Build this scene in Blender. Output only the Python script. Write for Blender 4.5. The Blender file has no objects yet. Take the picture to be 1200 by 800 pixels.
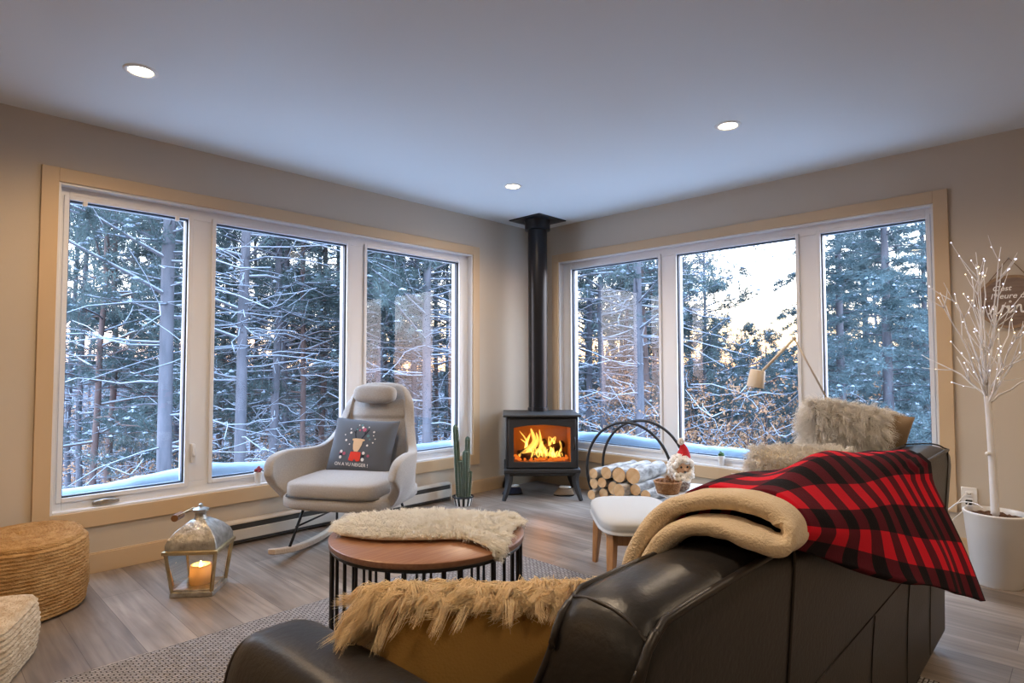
import bpy, math, random
import numpy as np
from mathutils import Matrix, Vector

PI = math.pi
COL = bpy.context.scene.collection
rng = np.random.default_rng(7)
random.seed(7)

# ------------------------------------------------------------------ tagging
def tag(o, label=None, cat=None, group=None, kind=None):
    if label: o['label'] = label
    if cat: o['category'] = cat
    if group: o['group'] = group
    if kind: o['kind'] = kind
    return o

def thing(name, label, cat, loc=(0, 0, 0), rz=0.0, group=None, kind=None):
    o = bpy.data.objects.new(name, None)
    o.empty_display_size = 0.1
    COL.objects.link(o)
    o.location = loc
    o.rotation_euler = (0, 0, rz)
    return tag(o, label, cat, group, kind)

def copy_thing(root, loc, rz, scale=None):
    def cp(o, parent):
        c = o.copy()
        COL.objects.link(c)
        if parent: c.parent = parent
        for ch in o.children: cp(ch, c)
        return c
    r = cp(root, None)
    r.location = loc
    r.rotation_euler = (0, 0, rz)
    if scale: r.scale = (scale, scale, scale)
    return r

# ------------------------------------------------------------------ materials
def mat(name, color, rough=0.6, metal=0.0, spec=None, bump=None, vary=None, sheen=0.0, coat=0.0, coord='Object'):
    """bump=(scale,strength[,stretch xyz]); vary=(scale, second colour[,stretch])"""
    m = bpy.data.materials.new(name)
    m.use_nodes = True
    nt = m.node_tree
    b = nt.nodes['Principled BSDF']
    b.inputs['Base Color'].default_value = (*color, 1)
    b.inputs['Roughness'].default_value = rough
    b.inputs['Metallic'].default_value = metal
    if spec is not None: b.inputs['Specular IOR Level'].default_value = spec
    if sheen:
        b.inputs['Sheen Weight'].default_value = sheen
        b.inputs['Sheen Roughness'].default_value = 0.5
    if coat:
        b.inputs['Coat Weight'].default_value = coat
        b.inputs['Coat Roughness'].default_value = 0.25
    tc = None
    def coords(stretch):
        nonlocal tc
        if tc is None: tc = nt.nodes.new('ShaderNodeTexCoord')
        mp = nt.nodes.new('ShaderNodeMapping')
        mp.inputs['Scale'].default_value = stretch
        nt.links.new(tc.outputs[coord], mp.inputs['Vector'])
        return mp.outputs['Vector']
    if vary:
        n = nt.nodes.new('ShaderNodeTexNoise')
        n.inputs['Scale'].default_value = vary[0]
        n.inputs['Detail'].default_value = 5
        nt.links.new(coords(vary[2] if len(vary) > 2 else (1, 1, 1)), n.inputs['Vector'])
        r = nt.nodes.new('ShaderNodeValToRGB')
        r.color_ramp.elements[0].position = 0.35
        r.color_ramp.elements[1].position = 0.68
        r.color_ramp.elements[0].color = (*color, 1)
        r.color_ramp.elements[1].color = (*vary[1], 1)
        nt.links.new(n.outputs['Fac'], r.inputs['Fac'])
        nt.links.new(r.outputs['Color'], b.inputs['Base Color'])
    if bump:
        n = nt.nodes.new('ShaderNodeTexNoise')
        n.inputs['Scale'].default_value = bump[0]
        n.inputs['Detail'].default_value = 4
        nt.links.new(coords(bump[2] if len(bump) > 2 else (1, 1, 1)), n.inputs['Vector'])
        bp = nt.nodes.new('ShaderNodeBump')
        bp.inputs['Strength'].default_value = bump[1]
        bp.inputs['Distance'].default_value = 0.01
        nt.links.new(n.outputs['Fac'], bp.inputs['Height'])
        nt.links.new(bp.outputs['Normal'], b.inputs['Normal'])
    return m

def emis(name, color, strength):
    m = bpy.data.materials.new(name)
    m.use_nodes = True
    nt = m.node_tree
    nt.nodes.clear()
    e = nt.nodes.new('ShaderNodeEmission')
    e.inputs['Color'].default_value = (*color, 1)
    e.inputs['Strength'].default_value = strength
    o = nt.nodes.new('ShaderNodeOutputMaterial')
    nt.links.new(e.outputs[0], o.inputs['Surface'])
    return m

def glass(name, tint=(1, 1, 1), ior=1.45, rough=0.0):
    m = bpy.data.materials.new(name)
    m.use_nodes = True
    nt = m.node_tree
    nt.nodes.clear()
    t = nt.nodes.new('ShaderNodeBsdfTransparent')
    t.inputs['Color'].default_value = (*tint, 1)
    g = nt.nodes.new('ShaderNodeBsdfGlossy')
    g.inputs['Roughness'].default_value = rough
    f = nt.nodes.new('ShaderNodeFresnel')
    f.inputs['IOR'].default_value = ior
    x = nt.nodes.new('ShaderNodeMixShader')
    o = nt.nodes.new('ShaderNodeOutputMaterial')
    nt.links.new(f.outputs[0], x.inputs[0])
    nt.links.new(t.outputs[0], x.inputs[1])
    nt.links.new(g.outputs[0], x.inputs[2])
    nt.links.new(x.outputs[0], o.inputs['Surface'])
    return m

def add_translucency(m, fac, tint=None):
    nt = m.node_tree; b = nt.nodes['Principled BSDF']; out = nt.nodes['Material Output']
    tl = nt.nodes.new('ShaderNodeBsdfTranslucent'); mx = nt.nodes.new('ShaderNodeMixShader'); mx.inputs[0].default_value = fac
    tl.inputs['Color'].default_value = (*(tint or b.inputs['Base Color'].default_value[:3]), 1)
    nt.links.new(b.outputs[0], mx.inputs[1]); nt.links.new(tl.outputs[0], mx.inputs[2]); nt.links.new(mx.outputs[0], out.inputs['Surface'])

# ------------------------------------------------------------------ mesh builder
class MB:
    def __init__(self):
        self.v = []; self.f = []; self.m = []; self.n = 0
    def add(self, V, Fs, mi=0):
        b = self.n
        V = [tuple(map(float, p)) for p in V]
        self.v += V; self.n += len(V)
        for f in Fs:
            self.f.append(tuple(i + b for i in f)); self.m.append(mi)
        return self
    def box(self, c, s, rot=None, mi=0, taper=1.0, shift=(0, 0)):
        P = []
        for z in (-1, 1):
            k = 1.0 if z < 0 else taper
            ox, oy = (0, 0) if z < 0 else shift
            for x, y in ((-1, -1), (1, -1), (1, 1), (-1, 1)):
                p = Vector((x * s[0] / 2 * k + ox, y * s[1] / 2 * k + oy, z * s[2] / 2))
                if rot is not None: p = rot @ p
                P.append((p.x + c[0], p.y + c[1], p.z + c[2]))
        return self.add(P, [(3, 2, 1, 0), (4, 5, 6, 7), (0, 1, 5, 4), (1, 2, 6, 5), (2, 3, 7, 6), (3, 0, 4, 7)], mi)
    def tube(self, pts, rad, n=8, caps=True, mi=0, closed=False, flat=None):
        pts = np.array(pts, float); k = len(pts)
        if np.isscalar(rad): rad = [rad] * k
        if closed:
            T = np.roll(pts, -1, 0) - np.roll(pts, 1, 0)
        else:
            T = np.gradient(pts, axis=0)
        T /= np.linalg.norm(T, axis=1)[:, None] + 1e-12
        a = np.array([0, 0, 1.0]) if abs(T[0][2]) < 0.9 else np.array([1.0, 0, 0])
        U = np.cross(T[0], a); U /= np.linalg.norm(U)
        V = []
        for i in range(k):
            U = U - T[i] * (U @ T[i]); U /= np.linalg.norm(U) + 1e-12
            W = np.cross(T[i], U)
            for j in range(n):
                an = 2 * PI * j / n
                fx, fy = flat if flat else (1, 1)
                V.append(pts[i] + rad[i] * (fx * math.cos(an) * U + fy * math.sin(an) * W))
        Fs = []
        for i in range(k if closed else k - 1):
            for j in range(n):
                i2 = (i + 1) % k; j2 = (j + 1) % n
                Fs.append((i * n + j, i * n + j2, i2 * n + j2, i2 * n + j))
        if caps and not closed:
            Fs.append(tuple(range(n - 1, -1, -1)))
            Fs.append(tuple((k - 1) * n + j for j in range(n)))
        return self.add(V, Fs, mi)
    def lathe(self, prof, n=32, c=(0, 0, 0), mi=0, caps=(True, True), power=2.0, sx=1, sy=1, ph=0.0):
        V = []; k = len(prof)
        for r, z in prof:
            for j in range(n):
                a = 2 * PI * j / n + ph
                ca, sa = math.cos(a), math.sin(a)
                if power != 2.0:
                    q = (abs(ca) ** power + abs(sa) ** power) ** (-1 / power)
                    ca *= q; sa *= q
                V.append((c[0] + r * ca * sx, c[1] + r * sa * sy, c[2] + z))
        Fs = []
        for i in range(k - 1):
            for j in range(n):
                j2 = (j + 1) % n
                Fs.append((i * n + j, i * n + j2, (i + 1) * n + j2, (i + 1) * n + j))
        if caps[0]: Fs.append(tuple(range(n - 1, -1, -1)))
        if caps[1]: Fs.append(tuple((k - 1) * n + j for j in range(n)))
        return self.add(V, Fs, mi)
    def sphere(self, c, r, nu=16, nv=10, mi=0, scale=(1, 1, 1), wob=0.0):
        V = []; Fs = []
        for i in range(nv + 1):
            t = PI * i / nv
            for j in range(nu):
                p = 2 * PI * j / nu
                k = 1 + (wob * random.uniform(-1, 1) if wob else 0)
                V.append((c[0] + r * k * scale[0] * math.sin(t) * math.cos(p), c[1] + r * k * scale[1] * math.sin(t) * math.sin(p), c[2] - r * k * scale[2] * math.cos(t)))
        for i in range(nv):
            for j in range(nu):
                j2 = (j + 1) % nu
                Fs.append((i * nu + j, i * nu + j2, (i + 1) * nu + j2, (i + 1) * nu + j))
        return self.add(V, Fs, mi)
    def grid(self, fn, nu, nv, cu=False, mi=0):
        V = []; Fs = []
        for i in range(nv + 1):
            for j in range(nu if cu else nu + 1):
                V.append(fn(j / nu, i / nv))
        w = nu if cu else nu + 1
        for i in range(nv):
            for j in range(nu):
                j2 = (j + 1) % w
                Fs.append((i * w + j, i * w + j2, (i + 1) * w + j2, (i + 1) * w + j))
        return self.add(V, Fs, mi)
    def build(self, name, mats, parent=None, smooth=None, bevel=None, seg=2, sub=0, loc=None, rot=None, solid=None):
        me = bpy.data.meshes.new(name)
        me.from_pydata(self.v, [], self.f)
        if not isinstance(mats, (list, tuple)): mats = [mats]
        for m in mats: me.materials.append(m)
        if len(mats) > 1: me.polygons.foreach_set('material_index', self.m)
        me.validate()
        me.update()
        o = bpy.data.objects.new(name, me)
        COL.objects.link(o)
        if parent: o.parent = parent
        if loc: o.location = loc
        if rot: o.rotation_euler = rot
        if solid:
            s = o.modifiers.new('thickness', 'SOLIDIFY'); s.thickness = solid; s.offset = 0
        if bevel:
            md = o.modifiers.new('bevel', 'BEVEL'); md.width = bevel; md.segments = seg
            md.limit_method = 'ANGLE'; md.angle_limit = math.radians(40)
        if sub:
            s = o.modifiers.new('sub', 'SUBSURF'); s.levels = sub; s.render_levels = sub
        if smooth or (smooth is None and (bevel or sub)):
            me.polygons.foreach_set('use_smooth', [True] * len(me.polygons))
            if smooth != 'all' and not sub:
                try: me.set_sharp_from_angle(angle=math.radians(45))
                except Exception: pass
        return o

def raw_mesh(name, V, F3, material, parent=None, smooth=False, mesh_only=False):
    """fast numpy mesh: V (n,3), F3 (m,k) all faces with k corners"""
    V = np.asarray(V, np.float32); F3 = np.asarray(F3, np.int32)
    me = bpy.data.meshes.new(name)
    k = F3.shape[1]
    me.vertices.add(len(V)); me.vertices.foreach_set('co', V.ravel())
    me.loops.add(F3.size); me.loops.foreach_set('vertex_index', F3.ravel())
    me.polygons.add(len(F3))
    me.polygons.foreach_set('loop_start', np.arange(0, F3.size, k, dtype=np.int32))
    if smooth: me.polygons.foreach_set('use_smooth', np.ones(len(F3), bool))
    me.materials.append(material)
    me.update(calc_edges=True)
    if mesh_only: return me
    o = bpy.data.objects.new(name, me)
    COL.objects.link(o)
    if parent: o.parent = parent
    return o

def fixnormals(o):
    import bmesh
    bm = bmesh.new(); bm.from_mesh(o.data); bmesh.ops.remove_doubles(bm, verts=bm.verts, dist=1e-5); bmesh.ops.recalc_face_normals(bm, faces=bm.faces)
    c = sum((v.co for v in bm.verts), Vector()) / len(bm.verts)
    bm.normal_update()
    if sum((v.co - c).dot(v.normal) for v in bm.verts) < 0: bmesh.ops.reverse_faces(bm, faces=bm.faces)
    bm.to_mesh(o.data); bm.free(); o.data.update()
    return o

def catmull(keys, ts):
    """keys (k,d) at uniform params 0..1"""
    K = np.array(keys, float); n = len(K)
    out = []
    for t in np.atleast_1d(ts):
        x = min(max(t, 0), 1) * (n - 1); i = min(int(x), n - 2); f = x - i
        p0 = K[max(i - 1, 0)]; p1 = K[i]; p2 = K[i + 1]; p3 = K[min(i + 2, n - 1)]
        out.append(0.5 * ((2 * p1) + (p2 - p0) * f + (2 * p0 - 5 * p1 + 4 * p2 - p3) * f * f + (3 * p1 - p0 - 3 * p2 + p3) * f ** 3))
    return np.array(out)

def fur(name, body, parent, material, n, length, width, comb, droop=0.3, clump=0.5, nclump=200, seed=1, keep=None, curl=0.0, segs=4, lenvar=0.5):
    """long pile: tapered three-sided strands growing from the body's surface (local space)"""
    r = np.random.default_rng(seed)
    me = body.data
    V = np.array([v.co[:] for v in me.vertices]); N = np.array([v.normal[:] for v in me.vertices])
    me.calc_loop_triangles()
    T = np.array([t.vertices[:] for t in me.loop_triangles])
    A = np.linalg.norm(np.cross(V[T[:, 1]] - V[T[:, 0]], V[T[:, 2]] - V[T[:, 0]]), axis=1)
    if keep is not None:
        c = V[T].mean(1); nn = N[T].mean(1)
        A = A * keep(c, nn)
    def sample(m):
        ti = r.choice(len(T), m, p=A / A.sum())
        a = r.random((m, 2)); fl = a.sum(1) > 1; a[fl] = 1 - a[fl]
        w = np.stack([1 - a.sum(1), a[:, 0], a[:, 1]], 1)[:, :, None]
        p = (V[T[ti]] * w).sum(1); nr = (N[T[ti]] * w).sum(1)
        return p, nr / (np.linalg.norm(nr, axis=1)[:, None] + 1e-9)
    P, Nn = sample(n)
    L = length * (1 - lenvar * r.random(n))
    D = Nn * 0.55 + np.asarray(comb(P, Nn)) + r.normal(0, 0.16, (n, 3))
    D /= np.linalg.norm(D, axis=1)[:, None]
    G = np.array([0, 0, -1.0])
    def curve(P, Nn, D, L, ts):
        c = []
        for t in ts:
            q = P + D * (L * t)[:, None] + G * (droop * L * t * t)[:, None]
            c.append(q)
        return c
    ts = np.linspace(0, 1, segs)
    C = np.stack(curve(P, Nn, D, L, ts), 1)
    if nclump:
        ci = r.choice(n, nclump, replace=False)
        own = np.empty(n, int)
        for s in range(0, n, 4000):
            d2 = ((P[s:s + 4000, None] - P[ci][None]) ** 2).sum(2)
            own[s:s + 4000] = ci[d2.argmin(1)]
        wig = r.normal(0, curl * length, (nclump, segs, 3)) * ts[None, :, None]
        wm = np.zeros((n, segs, 3)); wm[ci] = wig
        C += wm[own]
        tgt = C[own]
        k = clump * (ts ** 0.8)[None, :, None]
        C = C * (1 - k) + tgt * k + r.normal(0, 0.02 * length, C.shape) * ts[None, :, None]
    # keep the strands from dipping under the surface
    low = ((C - P[:, None]) * Nn[:, None]).sum(2)
    C += Nn[:, None] * np.maximum(0.004 - low, 0)[:, :, None] * (np.arange(segs) > 0)[None, :, None] * 0.7
    tang = np.gradient(C, axis=1)
    tang /= np.linalg.norm(tang, axis=2)[:, :, None] + 1e-9
    ref = r.normal(0, 1, (n, 3))[:, None, :]
    S = np.cross(tang, ref); S /= np.linalg.norm(S, axis=2)[:, :, None] + 1e-9
    W = np.cross(tang, S)
    wd = width * (1 - 0.85 * ts ** 1.5)
    rings = []
    for j in range(3):
        a = 2 * PI * j / 3
        rings.append(C + (math.cos(a) * S + math.sin(a) * W) * wd[None, :, None])
    VV = np.stack(rings, 2).reshape(-1, 3)
    base = (np.arange(n) * segs * 3)[:, None]
    q = []
    for i in range(segs - 1):
        for j in range(3):
            j2 = (j + 1) % 3
            q.append([i * 3 + j, i * 3 + j2, (i + 1) * 3 + j2, (i + 1) * 3 + j])
    q = np.array(q)
    FF = (base[:, :, None] + q[None]).reshape(-1, 4)
    return raw_mesh(name, VV, FF, material, parent, smooth=True)

# ------------------------------------------------------------------ palette
M = {}
M['wall'] = mat('wall_paint', (0.53, 0.46, 0.37), 0.75, bump=(220, 0.05))
M['ceiling'] = mat('ceiling_paint', (0.69, 0.72, 0.725), 0.8)
M['trim'] = mat('beige_trim', (0.56, 0.41, 0.255), 0.5)
M['pvc'] = mat('white_window_vinyl', (0.70, 0.71, 0.73), 0.35)
M['gasket'] = mat('dark_gasket', (0.03, 0.04, 0.06), 0.5)
M['pane'] = glass('window_glass', (0.97, 0.985, 0.985), 1.45)
M['lantern_glass'] = glass('lantern_glass', (0.96, 0.97, 0.96), 1.4)
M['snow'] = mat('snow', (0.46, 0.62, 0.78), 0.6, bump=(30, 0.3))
M['black_metal'] = mat('black_metal', (0.012, 0.012, 0.013), 0.42, 0.3)
M['stove_iron'] = mat('stove_iron', (0.028, 0.027, 0.027), 0.5, 0.2, bump=(300, 0.05))
M['pipe'] = mat('satin_black_pipe', (0.014, 0.014, 0.016), 0.3, 0.4)
M['leather'] = mat('brown_leather', (0.016, 0.0155, 0.0155), 0.38, bump=(90, 0.10), vary=(5, (0.022, 0.020, 0.020)), spec=0.38)
M['leather_piping'] = mat('leather_piping', (0.02, 0.016, 0.014), 0.4)
M['grey_cloth'] = mat('grey_upholstery', (0.335, 0.315, 0.295), 0.9, bump=(260, 0.25), vary=(150, (0.40, 0.38, 0.36)), sheen=0.2)
M['grey_cushion'] = mat('blue_grey_cushion', (0.095, 0.105, 0.125), 0.9, bump=(300, 0.2), sheen=0.1)
M['ash_wood'] = mat('pale_wood', (0.50, 0.37, 0.26), 0.45, vary=(9, (0.60, 0.47, 0.35), (1, 12, 12)))
M['honey_wood'] = mat('honey_wood', (0.42, 0.20, 0.075), 0.42, vary=(8, (0.52, 0.27, 0.11), (14, 14, 1)))
M['table_wood'] = mat('table_wood', (0.25, 0.115, 0.06), 0.35, vary=(6, (0.34, 0.175, 0.095), (1, 14, 14)))
M['stool_cloth'] = mat('pale_linen', (0.50, 0.50, 0.49), 0.9, bump=(300, 0.2))
M['cream_fur'] = mat('cream_fur', (1.0, 0.97, 0.90), 0.75, sheen=0.3)
M['cream_hide'] = mat('cream_hide', (0.88, 0.82, 0.70), 0.9)
M['white_fur'] = mat('white_fur', (1.0, 0.98, 0.95), 0.75, sheen=0.3)
M['gold_fur'] = mat('golden_fur', (0.97, 0.84, 0.60), 0.7, sheen=0.3)
for k_ in ('cream_fur', 'white_fur', 'gold_fur'): add_translucency(M[k_], 0.55)
M['mustard'] = mat('mustard_cloth', (0.42, 0.23, 0.05), 0.85, bump=(200, 0.2), sheen=0.2)
M['tan_suede'] = mat('tan_suede', (0.30, 0.21, 0.13), 0.9, bump=(200, 0.2))
M['sherpa'] = mat('sherpa_fleece', (0.78, 0.62, 0.42), 0.95, bump=(260, 0.6), sheen=0.4)
M['jute'] = mat('jute', (0.36, 0.18, 0.05), 0.85, bump=(70, 0.9, (1, 1, 3)), vary=(22, (0.52, 0.31, 0.12), (1, 1, 2.5)))
M['jute_pale'] = mat('pale_seagrass', (0.46, 0.33, 0.20), 0.85, bump=(70, 0.9, (1, 1, 3)), vary=(24, (0.66, 0.54, 0.38), (1, 1, 2)))
M['galvanised'] = mat('galvanised_metal', (0.34, 0.33, 0.30), 0.36, 0.9, bump=(45, 0.35), vary=(30, (0.58, 0.57, 0.54)))
M['old_brass'] = mat('aged_metal', (0.36, 0.27, 0.14), 0.4, 0.9, bump=(40, 0.25), vary=(18, (0.50, 0.40, 0.24)))
M['brown_wood'] = mat('dark_turned_wood', (0.20, 0.09, 0.035), 0.5)
M['wax'] = mat('ivory_wax', (0.88, 0.72, 0.48), 0.5)
M['wax'].node_tree.nodes['Principled BSDF'].inputs['Subsurface Weight'].default_value = 0.4
M['wax'].node_tree.nodes['Principled BSDF'].inputs['Subsurface Radius'].default_value = (0.03, 0.015, 0.006)
add_translucency(M['wax'], 0.6)
M['candle_flame'] = emis('candle_flame', (1.0, 0.62, 0.22), 30)
M['cactus'] = mat('cactus_green', (0.020, 0.045, 0.022), 0.55, vary=(20, (0.038, 0.075, 0.034)))
M['spine'] = mat('cactus_spine', (0.75, 0.72, 0.58), 0.7)
M['white_gloss'] = mat('white_ceramic', (0.86, 0.85, 0.83), 0.3)
M['white_plastic'] = mat('white_plastic', (0.78, 0.76, 0.73), 0.45)
M['white_bark'] = mat('white_painted_branch', (0.78, 0.77, 0.78), 0.6)
M['soil'] = mat('dark_soil', (0.06, 0.03, 0.018), 0.95, bump=(60, 1.0), vary=(40, (0.16, 0.075, 0.035)))
M['leaf'] = mat('succulent_leaf', (0.06, 0.16, 0.05), 0.5)
M['flower'] = mat('dark_red_flower', (0.24, 0.02, 0.03), 0.6)
M['birch'] = mat('birch_bark', (0.62, 0.60, 0.57), 0.8, bump=(30, 0.4), vary=(14, (0.10, 0.085, 0.075), (0.6, 1.6, 1.6)))
M['cut_wood'] = mat('cut_wood', (0.58, 0.34, 0.15), 0.8, vary=(22, (0.70, 0.46, 0.24)))
M['charred'] = mat('charred_log', (0.05, 0.025, 0.015), 0.9, bump=(40, 0.8))
M['red_felt'] = mat('red_felt', (0.50, 0.012, 0.018), 0.9, bump=(250, 0.3))
M['doll_skin'] = mat('doll_face_cloth', (0.66, 0.43, 0.29), 0.8)
M['doll_white'] = mat('white_wool', (0.86, 0.83, 0.78), 0.95, bump=(90, 1.0))
M['black_bead'] = mat('black_bead', (0.01, 0.01, 0.01), 0.2)
M['wicker'] = mat('brown_wicker', (0.28, 0.13, 0.05), 0.7, bump=(120, 0.8), vary=(60, (0.45, 0.25, 0.11)))
M['pine_cone'] = mat('pine_cone_brown', (0.22, 0.10, 0.04), 0.75, vary=(40, (0.42, 0.22, 0.10)))
M['twine'] = mat('twine', (0.20, 0.13, 0.08), 0.9)
M['lettering'] = mat('white_paint', (0.85, 0.83, 0.80), 0.6)
M['heater'] = mat('heater_enamel', (0.66, 0.61, 0.54), 0.4)
M['heater_dark'] = mat('heater_slot', (0.06, 0.055, 0.05), 0.6, 0.4)
M['navy_wool'] = mat('navy_wool', (0.02, 0.025, 0.05), 0.95, bump=(120, 0.8))
M['led'] = emis('led_cool', (0.72, 0.74, 1.0), 5)
M['led_warm'] = emis('led_warm', (1.0, 0.78, 0.48), 5)
M['downlight'] = emis('downlight_diffuser', (1.0, 0.80, 0.52), 22)
M['chrome'] = mat('brushed_grey_metal', (0.35, 0.33, 0.30), 0.35, 0.8)

def floor_material():
    m = bpy.data.materials.new('grey_oak_planks'); m.use_nodes = True
    nt = m.node_tree; b = nt.nodes['Principled BSDF']
    tc = nt.nodes.new('ShaderNodeTexCoord')
    sep = nt.nodes.new('ShaderNodeSeparateXYZ'); nt.links.new(tc.outputs['Object'], sep.inputs[0])
    cmb = nt.nodes.new('ShaderNodeCombineXYZ')
    nt.links.new(sep.outputs['Y'], cmb.inputs['X']); nt.links.new(sep.outputs['X'], cmb.inputs['Y'])
    br = nt.nodes.new('ShaderNodeTexBrick')
    br.offset = 0.37; br.offset_frequency = 2
    br.inputs['Scale'].default_value = 1.0
    br.inputs['Brick Width'].default_value = 1.22
    br.inputs['Row Height'].default_value = 0.182
    br.inputs['Mortar Size'].default_value = 0.0012
    br.inputs['Mortar Smooth'].default_value = 0.1
    br.inputs['Color1'].default_value = (0.21, 0.172, 0.142, 1)
    br.inputs['Color2'].default_value = (0.345, 0.29, 0.243, 1)
    br.inputs['Mortar'].default_value = (0.10, 0.07, 0.05, 1)
    nt.links.new(cmb.outputs[0], br.inputs['Vector'])
    mp = nt.nodes.new('ShaderNodeMapping'); mp.inputs['Scale'].default_value = (1.2, 22, 1)
    nt.links.new(cmb.outputs[0], mp.inputs['Vector'])
    n = nt.nodes.new('ShaderNodeTexNoise'); n.inputs['Scale'].default_value = 1.6; n.inputs['Detail'].default_value = 7
    n.inputs['Distortion'].default_value = 0.6
    nt.links.new(mp.outputs[0], n.inputs['Vector'])
    n2 = nt.nodes.new('ShaderNodeTexNoise'); n2.inputs['Scale'].default_value = 1.0; n2.inputs['Detail'].default_value = 3
    mp2 = nt.nodes.new('ShaderNodeMapping'); mp2.inputs['Scale'].default_value = (1.8, 5.5, 1)
    nt.links.new(cmb.outputs[0], mp2.inputs['Vector']); nt.links.new(mp2.outputs[0], n2.inputs['Vector'])
    r = nt.nodes.new('ShaderNodeValToRGB')
    r.color_ramp.elements[0].color = (0.55, 0.52, 0.50, 1); r.color_ramp.elements[0].position = 0.3
    r.color_ramp.elements[1].color = (1.15, 1.14, 1.12, 1); r.color_ramp.elements[1].position = 0.72
    nt.links.new(n.outputs['Fac'], r.inputs[0])
    r2 = nt.nodes.new('ShaderNodeValToRGB')
    r2.color_ramp.elements[0].color = (0.70, 0.66, 0.62, 1); r2.color_ramp.elements[0].position = 0.36
    r2.color_ramp.elements[1].color = (1.1, 1.1, 1.1, 1); r2.color_ramp.elements[1].position = 0.58
    nt.links.new(n2.outputs['Fac'], r2.inputs[0])
    x = nt.nodes.new('ShaderNodeMix'); x.data_type = 'RGBA'; x.blend_type = 'MULTIPLY'; x.inputs[0].default_value = 0.85
    nt.links.new(br.outputs['Color'], x.inputs[6]); nt.links.new(r.outputs[0], x.inputs[7])
    x2 = nt.nodes.new('ShaderNodeMix'); x2.data_type = 'RGBA'; x2.blend_type = 'MULTIPLY'; x2.inputs[0].default_value = 0.9
    nt.links.new(x.outputs[2], x2.inputs[6]); nt.links.new(r2.outputs[0], x2.inputs[7])
    nt.links.new(x2.outputs[2], b.inputs['Base Color'])
    b.inputs['Roughness'].default_value = 0.40
    bp = nt.nodes.new('ShaderNodeBump'); bp.inputs['Strength'].default_value = 0.12; bp.inputs['Distance'].default_value = 0.004
    nt.links.new(n.outputs['Fac'], bp.inputs['Height']); nt.links.new(bp.outputs[0], b.inputs['Normal'])
    return m
M['floor'] = floor_material()

def rug_material():
    m = bpy.data.materials.new('grey_braided_rug'); m.use_nodes = True
    nt = m.node_tree; b = nt.nodes['Principled BSDF']
    tc = nt.nodes.new('ShaderNodeTexCoord')
    mp = nt.nodes.new('ShaderNodeMapping'); mp.inputs['Rotation'].default_value = (0, 0, math.radians(0))
    nt.links.new(tc.outputs['Object'], mp.inputs[0])
    br = nt.nodes.new('ShaderNodeTexBrick'); br.offset = 0.5
    br.inputs['Scale'].default_value = 1.0
    br.inputs['Brick Width'].default_value = 0.028; br.inputs['Row Height'].default_value = 0.014
    br.inputs['Mortar Size'].default_value = 0.003; br.inputs['Mortar Smooth'].default_value = 0.7
    br.inputs['Color1'].default_value = (0.29, 0.27, 0.26, 1); br.inputs['Color2'].default_value = (0.40, 0.37, 0.36, 1)
    br.inputs['Mortar'].default_value = (0.055, 0.045, 0.042, 1)
    nt.links.new(mp.outputs[0], br.inputs['Vector'])
    nt.links.new(br.outputs['Color'], b.inputs['Base Color'])
    b.inputs['Roughness'].default_value = 0.95
    bp = nt.nodes.new('ShaderNodeBump'); bp.invert = True; bp.inputs['Strength'].default_value = 0.9; bp.inputs['Distance'].default_value = 0.006
    nt.links.new(br.outputs['Fac'], bp.inputs['Height']); nt.links.new(bp.outputs[0], b.inputs['Normal'])
    return m
M['rug'] = rug_material()

def plaid_material():
    m = bpy.data.materials.new('red_black_buffalo_check'); m.use_nodes = True
    nt = m.node_tree; b = nt.nodes['Principled BSDF']
    uv = nt.nodes.new('ShaderNodeUVMap'); uv.uv_map = 'UVMap'
    sep = nt.nodes.new('ShaderNodeSeparateXYZ'); nt.links.new(uv.outputs[0], sep.inputs[0])
    def stripe(sock, period):
        d = nt.nodes.new('ShaderNodeMath'); d.operation = 'DIVIDE'; d.inputs[1].default_value = period
        nt.links.new(sock, d.inputs[0])
        f = nt.nodes.new('ShaderNodeMath'); f.operation = 'FRACT'; nt.links.new(d.outputs[0], f.inputs[0])
        g = nt.nodes.new('ShaderNodeMath'); g.operation = 'GREATER_THAN'; g.inputs[1].default_value = 0.5
        nt.links.new(f.outputs[0], g.inputs[0]); return g.outputs[0]
    a = stripe(sep.outputs[0], 0.165); c = stripe(sep.outputs[1], 0.165)
    s = nt.nodes.new('ShaderNodeMath'); s.operation = 'ADD'
    nt.links.new(a, s.inputs[0]); nt.links.new(c, s.inputs[1])
    h = nt.nodes.new('ShaderNodeMath'); h.operation = 'MULTIPLY'; h.inputs[1].default_value = 0.5
    nt.links.new(s.outputs[0], h.inputs[0])
    r = nt.nodes.new('ShaderNodeValToRGB'); r.color_ramp.interpolation = 'CONSTANT'
    e = r.color_ramp.elements
    e[0].position = 0; e[0].color = (0.66, 0.010, 0.028, 1)
    e[1].position = 0.25; e[1].color = (0.105, 0.008, 0.018, 1)
    k = e.new(0.75); k.color = (0.006, 0.005, 0.008, 1)
    nt.links.new(h.outputs[0], r.inputs[0]); nt.links.new(r.outputs[0], b.inputs['Base Color'])
    b.inputs['Roughness'].default_value = 0.9
    b.inputs['Specular IOR Level'].default_value = 0.08; b.inputs['Sheen Weight'].default_value = 0.03; b.inputs['Sheen Roughness'].default_value = 0.4
    b.inputs['Sheen Tint'].default_value = (0.6, 0.4, 0.45, 1)
    n = nt.nodes.new('ShaderNodeTexNoise'); n.inputs['Scale'].default_value = 250
    tc = nt.nodes.new('ShaderNodeTexCoord'); nt.links.new(tc.outputs['Object'], n.inputs['Vector'])
    bp = nt.nodes.new('ShaderNodeBump'); bp.inputs['Strength'].default_value = 0.25; bp.inputs['Distance'].default_value = 0.004
    nt.links.new(n.outputs['Fac'], bp.inputs['Height']); nt.links.new(bp.outputs[0], b.inputs['Normal'])
    return m
M['plaid'] = plaid_material()

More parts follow.
